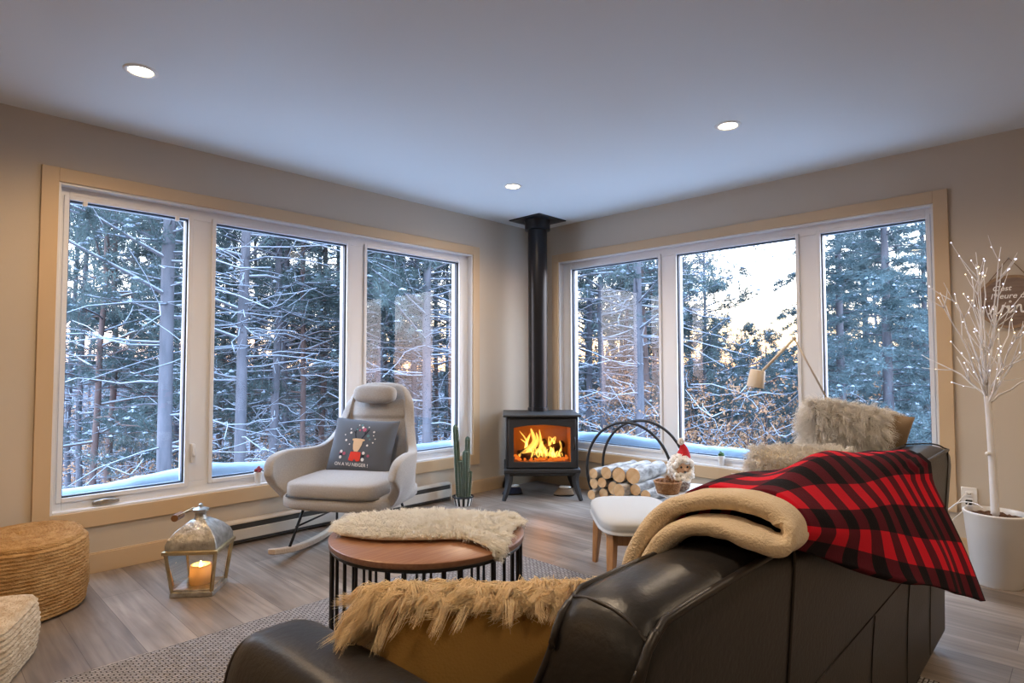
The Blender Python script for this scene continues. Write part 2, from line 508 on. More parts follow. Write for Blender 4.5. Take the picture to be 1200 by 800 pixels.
# ------------------------------------------------------------------ the room
H = 2.44
XW, YW = -7.4, -7.6             # far ends of the open-plan room (behind the camera)
LX0, LX1 = -3.784, -0.836       # left window opening along x
RY0, RY1 = -3.241, -0.297       # right window opening along y
ZB, ZT = 0.339, 2.094
TH = 0.22
def struct(name, mb, m, **k):
    o = mb.build(name, m, **k); o['kind'] = 'structure'; return o

struct('floor', MB().box(((XW) / 2, YW / 2, -0.05), (-XW + 0.5, -YW + 0.5, 0.1)), M['floor'])
struct('ceiling', MB().box((XW / 2, YW / 2, H + 0.05), (-XW + 0.5, -YW + 0.5, 0.1)), M['ceiling'])
w = MB()
def wbox(a0, a1, z0, z1, side):
    if side == 'L': w.box(((a0 + a1) / 2, TH / 2, (z0 + z1) / 2), (a1 - a0, TH, z1 - z0))
    else: w.box((TH / 2, (a0 + a1) / 2, (z0 + z1) / 2), (TH, a1 - a0, z1 - z0))
wbox(XW, LX0, 0, H, 'L'); wbox(LX1, TH, 0, H, 'L'); wbox(LX0, LX1, 0, ZB, 'L'); wbox(LX0, LX1, ZT, H, 'L')
struct('wall_left', w, M['wall'])
w = MB()
wbox(YW, RY0, 0, H, 'R'); wbox(RY1, 0, 0, H, 'R'); wbox(RY0, RY1, 0, ZB, 'R'); wbox(RY0, RY1, ZT, H, 'R')
struct('wall_right', w, M['wall'])
struct('wall_back', MB().box((XW / 2, YW - 0.05, H / 2), (-XW, 0.1, H)), M['wall'])
struct('wall_far', MB().box((XW - 0.05, YW / 2, H / 2), (0.1, -YW, H)), M['wall'])

# window casings (flat boards on the wall) and baseboards
CW = 0.074; CT = 0.016
def casing(name, a0, a1, side):
    mb = MB()
    zs = ZB - 0.088
    def bar(u0, u1, z0, z1):
        if side == 'L': mb.box(((u0 + u1) / 2, -CT / 2, (z0 + z1) / 2), (u1 - u0, CT, z1 - z0))
        else: mb.box((-CT / 2, (u0 + u1) / 2, (z0 + z1) / 2), (CT, u1 - u0, z1 - z0))
    bar(a0 - CW, a0, zs, ZT + CW); bar(a1, a1 + CW, zs, ZT + CW)
    bar(a0, a1, ZT, ZT + CW); bar(a0, a1, zs, ZB)
    struct(name, mb, M['trim'], bevel=0.002)
casing('trim_1', LX0, LX1, 'L'); casing('trim_2', RY0, RY1, 'R')
def base(name, side):
    mb = MB()
    if side == 'L': mb.box((XW / 2, -0.007, 0.052), (-XW, 0.014, 0.104)); mb.box((XW / 2, -0.004, 0.107), (-XW, 0.008, 0.006))
    else: mb.box((-0.007, YW / 2, 0.052), (0.014, -YW, 0.104)); mb.box((-0.004, YW / 2, 0.107), (0.008, -YW, 0.006))
    struct(name, mb, M['trim'], bevel=0.002)
base('baseboard_left', 'L'); base('baseboard_right', 'R')

# windows. local frame: u along the wall, d outward, z up
def window(name, a0, a1, panes, side):
    root = thing(name, 'white triple window in the left wall' if side == 'L' else 'white triple window in the right wall', None, (0, 0, 0), kind='structure')
    def B(mb, u0, u1, d0, d1, z0, z1):
        if side == 'L': mb.box(((u0 + u1) / 2, (d0 + d1) / 2, (z0 + z1) / 2), (u1 - u0, d1 - d0, z1 - z0))
        else: mb.box(((d0 + d1) / 2, (u0 + u1) / 2, (z0 + z1) / 2), (d1 - d0, u1 - u0, z1 - z0))
    j = MB()     # jamb extensions lining the opening
    t = 0.012
    B(j, a0, a0 + t, -0.004, 0.06, ZB, ZT); B(j, a1 - t, a1, -0.004, 0.06, ZB, ZT)
    B(j, a0 + t, a1 - t, -0.004, 0.06, ZT - t, ZT); B(j, a0 + t, a1 - t, -0.004, 0.06, ZB, ZB + t)
    j.build('jamb', M['pvc'], root, bevel=0.002)
    f = MB()
    zb, zt = 0.414, 2.018
    gl = sorted(panes)
    B(f, a0, gl[0][0], 0.055, 0.15, ZB, ZT); B(f, gl[-1][1], a1, 0.055, 0.15, ZB, ZT)
    B(f, gl[0][0], gl[-1][1], 0.055, 0.15, zt, ZT); B(f, gl[0][0], gl[-1][1], 0.055, 0.15, ZB, zb)
    for i in range(len(gl) - 1):
        B(f, gl[i][1], gl[i + 1][0], 0.055, 0.15, zb, zt)
    f.build('frame', M['pvc'], root, bevel=0.003)
    for i, (g0, g1) in enumerate(gl):
        s = MB(); k = 0.024    # sash: a slightly raised bead round each pane, with a dark gasket line
        B(s, g0 - k, g0, 0.042, 0.075, zb - k, zt + k); B(s, g1, g1 + k, 0.042, 0.075, zb - k, zt + k)
        B(s, g0, g1, 0.042, 0.075, zt, zt + k); B(s, g0, g1, 0.042, 0.075, zb - k, zb)
        so = s.build('sash', M['pvc'], root, bevel=0.003)
        q = MB(); e = 0.006
        B(q, g0, g0 + e, 0.07, 0.1, zb, zt); B(q, g1 - e, g1, 0.07, 0.1, zb, zt)
        B(q, g0, g1, 0.07, 0.1, zt - e, zt); B(q, g0, g1, 0.07, 0.1, zb, zb + e)
        q.build('gasket', M['gasket'], so)
        p = MB()
        d = 0.088
        if side == 'L': p.add([(g0, d, zb), (g1, d, zb), (g1, d, zt), (g0, d, zt)], [(0, 1, 2, 3)])
        else: p.add([(d, g0, zb), (d, g1, zb), (d, g1, zt), (d, g0, zt)], [(3, 2, 1, 0)])
        p.build('pane', M['pane'], so)
    # exterior ledge
    ld = MB(); B(ld, a0 - 0.05, a1 + 0.05, 0.15, 0.30, ZB - 0.03, ZB + 0.035)
    ld.build('outer_ledge', M['pvc'], root)
    return root
LP = [(-3.728, -3.131), (-2.972, -2.045), (-1.877, -0.950)]
RP = [(-1.333, -0.407), (-2.425, -1.498), (-3.193, -2.588)]
RP = [tuple(sorted(p)) for p in RP]
win1 = window('window_1', LX0, LX1, LP, 'L')
win2 = window('window_2', RY0, RY1, RP, 'R')
# hardware of the opening left sash
c = MB(); c.box((-3.53, 0.030, 0.368), (0.125, 0.022, 0.016)); c.tube([(-3.59, 0.018, 0.374), (-3.54, 0.012, 0.382), (-3.49, 0.014, 0.378)], [0.008, 0.009, 0.006], 8)
c.build('crank_handle', M['chrome'], win1, bevel=0.003)
c = MB(); c.box((-3.085, 0.045, 0.585), (0.022, 0.022, 0.115)); c.box((-3.085, 0.03, 0.60), (0.014, 0.016, 0.06))
c.build('sash_lock', M['pvc'], win1, bevel=0.004)
for xx in (-3.66, -3.20):
    c = MB(); c.box((xx, 0.036, 2.006), (0.022, 0.014, 0.03)); c.build('screen_clip', M['white_plastic'], win1, bevel=0.003)
# snow lying on the outer ledges
def ledge_snow(a0, a1, side, prof, seed):
    r = np.random.default_rng(seed)
    n = 60
    us = np.linspace(a0, a1, n)
    hs = np.interp(np.linspace(0, 1, n), np.linspace(0, 1, len(prof)), prof) + r.normal(0, 0.002, n)
    def fn(u, v):
        i = min(int(u * (n - 1)), n - 1)
        x = a0 + (a1 - a0) * u
        an = v * PI
        d = 0.225 - 0.072 * math.cos(an)
        z = ZB + 0.036 + hs[i] * math.sin(an) ** 0.6
        return (x, d, z) if side == 'L' else (d, x, z)
    mb = MB().grid(fn, n - 1, 10)
    o = mb.build('ledge_snow', M['snow'], None, smooth='all')
    tag(o, 'snow drift on the sill outside the left window' if side == 'L' else 'snow drift on the sill outside the right window', 'snow', kind='stuff')
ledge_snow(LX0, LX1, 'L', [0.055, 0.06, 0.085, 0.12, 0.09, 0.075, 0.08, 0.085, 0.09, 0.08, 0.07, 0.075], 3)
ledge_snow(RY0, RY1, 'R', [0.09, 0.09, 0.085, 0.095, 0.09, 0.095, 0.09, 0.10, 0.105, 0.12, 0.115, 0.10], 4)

# electric baseboard heater under the left window
hh = thing('baseboard_heater', 'long white electric baseboard heater with a dark slot under the left window', 'heater', (-2.03, 0, 0))
HX = 0.90
mb = MB(); mb.box((0, -0.028, 0.082), (2 * HX, 0.024, 0.14)); mb.build('back_panel', M['heater'], hh, bevel=0.003)
def hprof(u, v):
    pts = catmull([(-0.030, 0.152), (-0.056, 0.149), (-0.064, 0.140), (-0.064, 0.132)], v)[0]
    return (-HX + 2 * HX * u, pts[0], pts[1])
MB().grid(hprof, 1, 10).build('top_lip', M['heater'], hh, solid=0.003, smooth='all')
mb = MB(); mb.box((0, -0.050, 0.115), (2 * HX - 0.02, 0.02, 0.034)); mb.build('outlet_slot', M['heater_dark'], hh)
mb = MB(); mb.box((0, -0.063, 0.065), (2 * HX - 0.004, 0.010, 0.066), rot=Matrix.Rotation(0.12, 3, 'X')); mb.build('front_cover', M['heater'], hh, bevel=0.003)
mb = MB(); mb.box((0, -0.048, 0.024), (2 * HX - 0.02, 0.02, 0.018)); mb.build('inlet_slot', M['heater_dark'], hh)
for s in (-1, 1):
    mb = MB(); mb.box((s * HX, -0.042, 0.077), (0.012, 0.054, 0.15)); mb.build('end_cap', M['heater'], hh, bevel=0.003)

# recessed ceiling lights
def downlight(x, y, label):
    t = thing('recessed_light', label, 'ceiling light', (x, y, H), group='recessed ceiling lights')
    MB().lathe([(0.048, -0.001), (0.052, -0.006), (0.066, -0.006), (0.070, -0.0005)], 32, caps=(False, False)).build('trim_ring', M['white_plastic'], t, smooth='all')
    MB().lathe([(0.048, -0.002), (0.03, -0.0035), (0.001, -0.004)], 32, caps=(False, True)).build('diffuser', M['downlight'], t, smooth='all')
    return t
DL = [(-3.628, -0.878, 'recessed ceiling light above the left pane of the left window'),
      (-1.223, -0.874, 'recessed ceiling light close to the stove pipe'),
      (-1.189, -2.498, 'recessed ceiling light near the right window, above the stool'),
      (-3.60, -2.50, 'recessed ceiling light above the near end of the sofa')]
for x, y, l in DL: downlight(x, y, l)
for x, y in ((-6.03, -0.88), (-6.03, -2.5), (-6.03, -4.4), (-3.6, -4.9), (-1.2, -4.9), (-6.0, -6.4), (-3.6, -6.4)):
    downlight(x, y, 'recessed ceiling light in the part of the room behind the camera')

def lamp(name, typ, loc, energy, color, **k):
    l = bpy.data.lights.new(name, typ); l.energy = energy; l.color = color
    for a, v in k.items(): setattr(l, a, v)
    o = bpy.data.objects.new(name, l); COL.objects.link(o); o.location = loc
    return o
WARM = (1.0, 0.77, 0.54)
E_DL = 33.0
for i, (x, y) in enumerate([d[:2] for d in DL] + [(-6.03, -0.88), (-6.03, -2.5), (-6.03, -4.4), (-3.6, -4.9), (-1.2, -4.9), (-6.0, -6.4), (-3.6, -6.4)]):
    e = E_DL * (1.1 if i in (0, 1, 2) else 1.15 if i == 4 else 1.8 if i == 3 else 1.7 if i == 8 else 0.55)
    lamp('downlight_bulb', 'SPOT', (x, y, H - 0.03), e, WARM if i not in (0, 4) else (1.0, 0.56, 0.22) if i == 4 else (1.0, 0.68, 0.38), spot_size=math.radians(164), spot_blend=0.7, shadow_soft_size=0.06)
def rotz(a): return Matrix.Rotation(a, 3, 'Z')

# ------------------------------------------------------------------ wood stove
A45 = -PI / 4          # local -y looks to the camera (-x,-y)
st = thing('wood_stove', 'black cast iron wood stove with a lit fire, in the corner', 'stove', (-0.432, -0.436, 0), A45)
# local frame: front face at y=-0.26, back at +0.26, width 0.60
FY, BY, SW = -0.26, 0.26, 0.302
b = MB(); th = 0.022
b.box((0, BY - 0.01, 0.475), (2 * SW, 0.02, 0.43))
for s in (-1, 1): b.box((s * (SW - 0.011), 0.005, 0.475), (th, BY - FY - 0.03, 0.43))
b.box((0, 0.005, 0.275), (2 * SW - 0.04, BY - FY - 0.03, 0.03)); b.box((0, 0.005, 0.675), (2 * SW - 0.04, BY - FY - 0.03, 0.02))
b.build('body', M['stove_iron'], st, bevel=0.006)
b = MB(); b.box((0, 0, 0.697), (2 * SW + 0.045, BY - FY + 0.045, 0.020)); b.build('top_plate', M['stove_iron'], st, bevel=0.008, seg=3)
b = MB(); b.box((0, -0.005, 0.242), (2 * SW + 0.03, BY - FY + 0.02, 0.034)); b.box((0, -0.005, 0.215), (2 * SW - 0.03, BY - FY - 0.02, 0.03))
b.build('base_frame', M['stove_iron'], st, bevel=0.006)
# door with an arched opening
def door():
    mb = MB(); n = 24
    ow, oz0, oz1, arch = 0.236, 0.318, 0.600, 0.022
    y0, y1 = FY - 0.006, FY + 0.016
    W2, z0, z1 = SW - 0.022, 0.268, 0.672
    inner = [(-ow, oz0), (ow, oz0)] + [(ow - 2 * ow * i / n, oz1 + arch * (1 - (2 * i / n - 1) ** 2)) for i in range(n + 1)]
    outer = [(-W2, z0), (W2, z0)] + [(W2 - 2 * W2 * i / n, z1) for i in range(n + 1)]
    k = len(inner)
    V = [(x, y0, z) for x, z in outer] + [(x, y0, z) for x, z in inner] + [(x, y1, z) for x, z in outer] + [(x, y1, z) for x, z in inner]
    Fs = []
    for i in range(k):
        j = (i + 1) % k
        Fs += [(i, j, k + j, k + i), (k + i, k + j, 3 * k + j, 3 * k + i), (2 * k + i, 3 * k + i, 3 * k + j, 2 * k + j), (i, 2 * k + i, 2 * k + j, j)]
    mb.add(V, Fs)
    return mb
dr = door().build('door', M['stove_iron'], st, bevel=0.004)
b = MB(); b.add([(-0.24, FY + 0.012, 0.315), (0.24, FY + 0.012, 0.315), (0.24, FY + 0.012, 0.624), (-0.24, FY + 0.012, 0.624)], [(0, 1, 2, 3)])
b.build('glass_pane', M['lantern_glass'], dr)
b = MB(); b.tube([(SW - 0.034, FY - 0.010, 0.42), (SW - 0.034, FY - 0.026, 0.43), (SW - 0.034, FY - 0.026, 0.51), (SW - 0.034, FY - 0.010, 0.52)], 0.006, 8)
b.build('door_handle', M['black_metal'], dr, smooth='all')
M['firebrick'] = mat('firebrick', (0.30, 0.14, 0.06), 0.9, bump=(20, 0.5))
b = MB()
b.box((0, BY - 0.10, 0.46), (0.50, 0.03, 0.34))
for s in (-1, 1): b.box((s * 0.262, -0.02, 0.46), (0.03, 0.40, 0.34))
b.box((0, -0.02, 0.298), (0.50, 0.40, 0.02))
b.build('firebox_lining', M['firebrick'], st)
for sx in (-1, 1):
    for sy in (-1, 1):
        pts = [(sx * (SW - 0.02), sy * 0.225 - 0.005, 0.232), (sx * (SW - 0.028), sy * 0.23 - 0.005, 0.17), (sx * (SW - 0.012), sy * 0.25, 0.09), (sx * (SW + 0.018), sy * 0.275, 0.0)]
        b = MB(); P = catmull(pts, np.linspace(0, 1, 9))
        b.tube(P, np.linspace(0.040, 0.018, 9), 4)
        b.build('leg', M['stove_iron'], st, bevel=0.004)
# fire: logs, embers, flames
lg = []
for i, (p0, p1, r) in enumerate([((-0.20, 0.02, 0.335), (0.19, 0.05, 0.345), 0.035), ((-0.17, -0.10, 0.335), (0.20, -0.03, 0.34), 0.03), ((-0.19, -0.08, 0.36), (0.05, 0.07, 0.45), 0.024), ((0.02, -0.06, 0.37), (0.20, 0.06, 0.42), 0.032)]):
    t = thing('burning_log', ['charred log at the back of the stove fire', 'charred log lying along the front of the stove fire', 'charred log leaning up the left side of the stove fire', 'charred log across the right side of the stove fire'][i], 'log', (-0.432, -0.436, 0), A45, 'logs burning in the stove')
    b = MB(); P = np.linspace(p0, p1, 8); P += rng.normal(0, 0.004, P.shape); b.tube(P, r * (1 + rng.normal(0, 0.06, 8)), 10)
    b.build('bark', M['charred'], t, smooth='all')
def flame_material():
    m = bpy.data.materials.new('flame'); m.use_nodes = True; nt = m.node_tree; nt.nodes.clear()
    at = nt.nodes.new('ShaderNodeAttribute'); at.attribute_name = 'heat'
    r = nt.nodes.new('ShaderNodeValToRGB'); e = r.color_ramp.elements
    e[0].position = 0; e[0].color = (1.0, 0.50, 0.08, 1); e[1].position = 1; e[1].color = (0.75, 0.07, 0.002, 1)
    k = e.new(0.35); k.color = (1.0, 0.36, 0.04, 1); k = e.new(0.7); k.color = (0.95, 0.17, 0.012, 1)
    nt.links.new(at.outputs['Fac'], r.inputs[0])
    s = nt.nodes.new('ShaderNodeMath'); s.operation = 'MULTIPLY_ADD'; s.inputs[1].default_value = -0.50; s.inputs[2].default_value = 0.63
    nt.links.new(at.outputs['Fac'], s.inputs[0])
    em = nt.nodes.new('ShaderNodeEmission'); nt.links.new(r.outputs[0], em.inputs[0]); nt.links.new(s.outputs[0], em.inputs[1])
    tr = nt.nodes.new('ShaderNodeBsdfTransparent')
    lw = nt.nodes.new('ShaderNodeLayerWeight'); lw.inputs['Blend'].default_value = 0.35
    mr = nt.nodes.new('ShaderNodeMapRange'); mr.inputs['From Min'].default_value = 0.0; mr.inputs['From Max'].default_value = 1.0
    mr.inputs['To Min'].default_value = 0.25; mr.inputs['To Max'].default_value = 0.92
    nt.links.new(at.outputs['Fac'], mr.inputs[0])
    inv = nt.nodes.new('ShaderNodeMath'); inv.operation = 'SUBTRACT'; inv.inputs[0].default_value = 1.0; nt.links.new(lw.outputs['Facing'], inv.inputs[1])
    mul = nt.nodes.new('ShaderNodeMath'); mul.operation = 'MULTIPLY'; nt.links.new(inv.outputs[0], mul.inputs[0]); nt.links.new(s.outputs[0], mul.inputs[1])
    nt.links.new(mul.outputs[0], em.inputs[1])
    mx = nt.nodes.new('ShaderNodeAddShader'); nt.links.new(em.outputs[0], mx.inputs[0]); nt.links.new(tr.outputs[0], mx.inputs[1])
    o = nt.nodes.new('ShaderNodeOutputMaterial'); nt.links.new(mx.outputs[0], o.inputs[0])
    return m
M['flame'] = flame_material()
fire = MB(); heat = []
def tongue(pts, r0, h0=0.0, h1=1.0, flat=(1, 1)):
    P = catmull(pts, np.linspace(0, 1, 14)); k = len(P)
    ts = np.linspace(0, 1, k)
    rad = r0 * np.clip((0.45 + 2.2 * ts) * (1 - ts) ** 0.9 * 1.15, 0.02, None)
    fire.tube(P, rad, 8, caps=False, flat=flat)
    for t in ts: heat.extend([h0 + (h1 - h0) * t] * 8)
F3 = [([(-0.19, -0.10, 0.345), (-0.12, -0.09, 0.39), (-0.055, -0.06, 0.46), (-0.07, -0.05, 0.53), (-0.085, -0.05, 0.575)], 0.022),
      ([(-0.15, -0.08, 0.35), (-0.07, -0.07, 0.40), (-0.025, -0.05, 0.47), (-0.04, -0.05, 0.54)], 0.018),
      ([(-0.06, -0.10, 0.35), (-0.01, -0.09, 0.41), (0.0, -0.06, 0.48), (-0.012, -0.05, 0.565)], 0.015),
      ([(0.0, -0.10, 0.345), (0.0, -0.10, 0.40), (0.015, -0.09, 0.47)], 0.020),
      ([(0.06, -0.12, 0.345), (0.035, -0.11, 0.39), (0.01, -0.10, 0.45)], 0.018),
      ([(0.10, -0.12, 0.345), (0.095, -0.11, 0.38), (0.075, -0.10, 0.425)], 0.018)]
for p, r in F3: tongue(p, r)
for k in range(26):
    x = rng.uniform(-0.10, 0.20); y = rng.uniform(-0.15, -0.05); h = rng.uniform(0.03, 0.085)
    tongue([(x, y, 0.335), (x + rng.uniform(-0.015, 0.015), y, 0.335 + h * 0.5), (x + rng.uniform(-0.025, 0.02), y, 0.335 + h)], rng.uniform(0.006, 0.011), 0.0, 0.8)
for k in range(9):
    x = rng.uniform(-0.20, 0.18); y = rng.uniform(0.0, 0.10); h = rng.uniform(0.08, 0.2)
    tongue([(x, y, 0.35), (x + rng.uniform(-0.03, 0.03), y, 0.36 + h * 0.5), (x + rng.uniform(-0.05, 0.05), y, 0.36 + h)], rng.uniform(0.007, 0.013), 0.75, 1.0)
fo = fire.build('flames', M['flame'], None, smooth='all', loc=(-0.432, -0.436, 0), rot=(0, 0, A45))
ha = fo.data.attributes.new('heat', 'FLOAT', 'POINT'); ha.data.foreach_set('value', heat)
tag(fo, 'orange and yellow flames burning behind the stove glass', 'flames', kind='stuff')
em = MB()
for k in range(130):
    em.sphere((rng.uniform(-0.23, 0.23), rng.uniform(-0.18, 0.12), 0.318 + rng.uniform(0, 0.012)), rng.uniform(0.006, 0.014), 6, 4, wob=0.15)
eo = em.build('embers', emis('glowing_ember', (1.0, 0.20, 0.02), 0.6), None, loc=(-0.432, -0.436, 0), rot=(0, 0, A45))
tag(eo, 'bed of glowing embers under the stove fire', 'embers', kind='stuff')
lamp('fire_glow', 'POINT', (-0.432 - 0.07, -0.436 - 0.07, 0.47), 1.9, (1.0, 0.33, 0.06), shadow_soft_size=0.07)

# flue
fl = thing('stove_pipe', 'tall black flue pipe rising from the stove to the ceiling', 'stove pipe', (-0.325, -0.318, 0.708))
MB().lathe([(0.094, 0.0), (0.094, 0.03), (0.087, 0.034), (0.087, 1.64)], 40).build('pipe', M['pipe'], fl, smooth=True)
MB().lathe([(0.087, 1.63), (0.115, 1.635), (0.115, 1.70), (0.122, 1.722)], 40, caps=(False, False)).build('collar', M['pipe'], fl, smooth=True)
b = MB(); b.box((0, 0, 1.7265), (0.37, 0.37, 0.011)); b.build('ceiling_plate', M['pipe'], fl, bevel=0.003)
# slippers beneath the stove
def slipper(name, label, loc, rz, m1, m2):
    t = thing(name, label, 'slipper', loc, rz)
    MB().lathe([(0.030, 0), (0.034, 0.004), (0.034, 0.012), (0.028, 0.014)], 20, sx=1.0, sy=2.6).build('sole', M['black_bead'], t, smooth='all')
    def up(u, v):
        a = 2 * PI * u; y = math.sin(a); k = 1 - 0.28 * v - 0.25 * v * v * (1 if y > 0 else 0.35)
        return (0.033 * math.cos(a) * k, 0.086 * y * k - 0.012 * v, 0.013 + 0.062 * v * (1.0 if y > -0.2 else 0.75))
    b = MB().grid(up, 24, 6, cu=True); o = b.build('upper', m1, t, smooth='all', solid=0.006)
    MB().lathe([(0.020, 0.066), (0.026, 0.074), (0.020, 0.082)], 18, c=(0, -0.01, 0), caps=(False, False), sy=2.0).build('lining', m2, t, smooth='all', solid=0.004)
slipper('slipper', 'dark navy slipper tucked under the left of the stove', (-0.62, -0.28, 0), 0.9, M['navy_wool'], M['doll_white'])
slipper('slipper', 'tan fleecy slipper with a black sole under the right of the stove', (-0.35, -0.63, 0), 0.7, M['tan_suede'], M['cream_hide'])

# ------------------------------------------------------------------ round firewood rack with birch logs
RX, RY_, RR = -0.765, -1.545, 0.352
rk = thing('firewood_rack', 'round black metal firewood rack of two hoops, right of the stove', 'log rack', (RX, RY_, 0))
for dx in (0.0, 0.20):
    a = np.linspace(0, 2 * PI, 49)[:-1]
    b = MB(); b.tube(np.stack([np.full(48, dx), RR * np.cos(a), RR + 0.008 + RR * np.sin(a)], 1), 0.0105, 8, closed=True)
    b.build('hoop', M['black_metal'], rk, smooth='all')
for an in (-2.3, -1.9, -1.57, -1.24, -0.84):
    b = MB(); b.tube([(0, RR * math.cos(an), RR + 0.008 + RR * math.sin(an)), (0.20, RR * math.cos(an), RR + 0.008 + RR * math.sin(an))], 0.006, 6)
    b.build('cross_bar', M['black_metal'], rk, smooth='all')
# logs lie along x, stacked inside the hoop
logs = [(-0.12, 0.09, .042), (-0.03, 0.068, .045), (0.062, 0.07, .043), (0.15, 0.105, .045), (-0.195, 0.155, .040),
        (-0.105, 0.178, .043), (-0.015, 0.158, .045), (0.075, 0.16, .042), (0.158, 0.196, .040), (0.232, 0.185, .034),
        (0.235, 0.262, .038), (0.155, 0.278, .036), (0.07, 0.25, .046), (-0.02, 0.252, .048), (-0.115, 0.266, .040), (-0.205, 0.242, .038),
        (0.215, 0.338, .036), (0.12, 0.352, .044), (0.02, 0.348, .052), (-0.085, 0.352, .056)]
lab = {19: 'thick birch log lying topmost on the right of the firewood rack', 18: 'fat birch log with a round cut end in the top row, middle of the rack',
       17: 'birch log on the top left of the firewood pile', 16: 'small grey birch log at the upper left edge of the firewood pile'}
for i, (dy, z, r) in enumerate(logs):
    L = 0.36 if i < 17 else 0.40
    t = thing('birch_log', lab.get(i, 'birch log stacked end-on in the black hoop rack'), 'log', (RX - 0.085 + random.uniform(-0.06, 0.03), RY_ + dy, z + 0.006), random.uniform(-0.09, 0.09), 'birch logs in the firewood rack')
    P = np.stack([np.linspace(0, L, 7), rng.normal(0, 0.003, 7), rng.normal(0, 0.003, 7)], 1); P[0, 1:] = 0
    rr = r * (1 + rng.normal(0, 0.03, 7))
    b = MB(); b.tube(P, rr, 14, caps=False); b.build('bark', M['birch'], t, smooth='all')
    MB().tube([P[0] + (0.0, 0, 0), P[0] + (0.004, 0, 0)], [r * 0.97, r * 0.99], 14).build('cut_end', M['cut_wood'], t)
    MB().tube([P[-1] - (0.004, 0, 0), P[-1]], [r * 0.99, r * 0.97], 14).build('cut_end', M['cut_wood'], t)

# ------------------------------------------------------------------ cactus in a striped pot
cx, cy = -1.165, -0.255
pt = thing('plant_pot', 'black and white striped pot holding the tall cactus', 'pot', (cx, cy, 0))
b = MB()
nst = 24
for j in range(nst):
    a0 = 2 * PI * j / nst; a1 = 2 * PI * (j + 1) / nst
    V = []
    for z, r in ((0.0, 0.066), (0.062, 0.080), (0.062, 0.072), (0.0, 0.058)):
        V += [(r * math.cos(a0), r * math.sin(a0), z), (r * math.cos(a1), r * math.sin(a1), z)]
    b.add(V, [(0, 1, 3, 2), (2, 3, 5, 4), (4, 5, 7, 6), (6, 7, 1, 0)], j % 2)
b.build('body', [M['white_gloss'], M['black_bead']], pt)
a = np.linspace(0, 2 * PI, 33)[:-1]
b = MB(); b.tube(np.stack([0.082 * np.cos(a), 0.082 * np.sin(a), np.full(32, 0.068)], 1), 0.007, 8, closed=True); b.build('rim', M['black_metal'], pt, smooth='all')
MB().lathe([(0.07, 0.02), (0.074, 0.05), (0.03, 0.054), (0.001, 0.055)], 24).build('soil', M['soil'], pt)
ct = thing('cactus', 'tall ribbed green cactus with white spines, left of the stove', 'cactus', (cx, cy, 0.054))
def cstem(dx, dy, lean, hgt, r):
    ribs = 8; n = ribs * 6
    def fn(u, v):
        a = 2 * PI * u
        k = r * (1 + 0.16 * math.cos(ribs * a))
        zz = v * hgt
        if v > 0.93: k *= math.sqrt(max(0.0, 1 - ((v - 0.93) / 0.07) ** 2)) * 0.98 + 0.02
        if v < 0.05: k *= 0.75 + 5 * v
        return (dx + lean[0] * v + k * math.cos(a), dy + lean[1] * v + k * math.sin(a), zz)
    s = MB().grid(fn, n, 40, cu=True).build('stem', M['cactus'], ct, smooth='all')
    sp = MB()
    for j in range(ribs):
        for i in range(int(hgt / 0.016)):
            p = Vector(fn(j / ribs, min(0.97, (i + 0.5) * 0.016 / hgt))); o = Vector((math.cos(2 * PI * j / ribs), math.sin(2 * PI * j / ribs), 0.1))
            for q in range(3):
                d = (o + Vector((rng.normal(0, .5), rng.normal(0, .5), rng.normal(0, .4)))).normalized() * 0.011
                w = Vector((-o.y, o.x, 0)) * 0.0022
                sp.add([p - w, p + w, p + Vector((0, 0, 0.0016)), p + d], [(0, 1, 3), (1, 2, 3), (2, 0, 3)])
    sp.build('spines', M['spine'], s)
# screen-left is about (-.7,.7)
cstem(-0.020, 0.024, (-0.020, 0.026), 0.59, 0.021)
cstem(0.018, -0.022, (0.004, -0.008), 0.495, 0.019)
cstem(0.004, -0.028, (-0.008, -0.004), 0.385, 0.022)
cstem(-0.014, 0.002, (-0.004, 0.006), 0.305, 0.022)
cstem(0.016, -0.040, (0.012, -0.012), 0.22, 0.018)

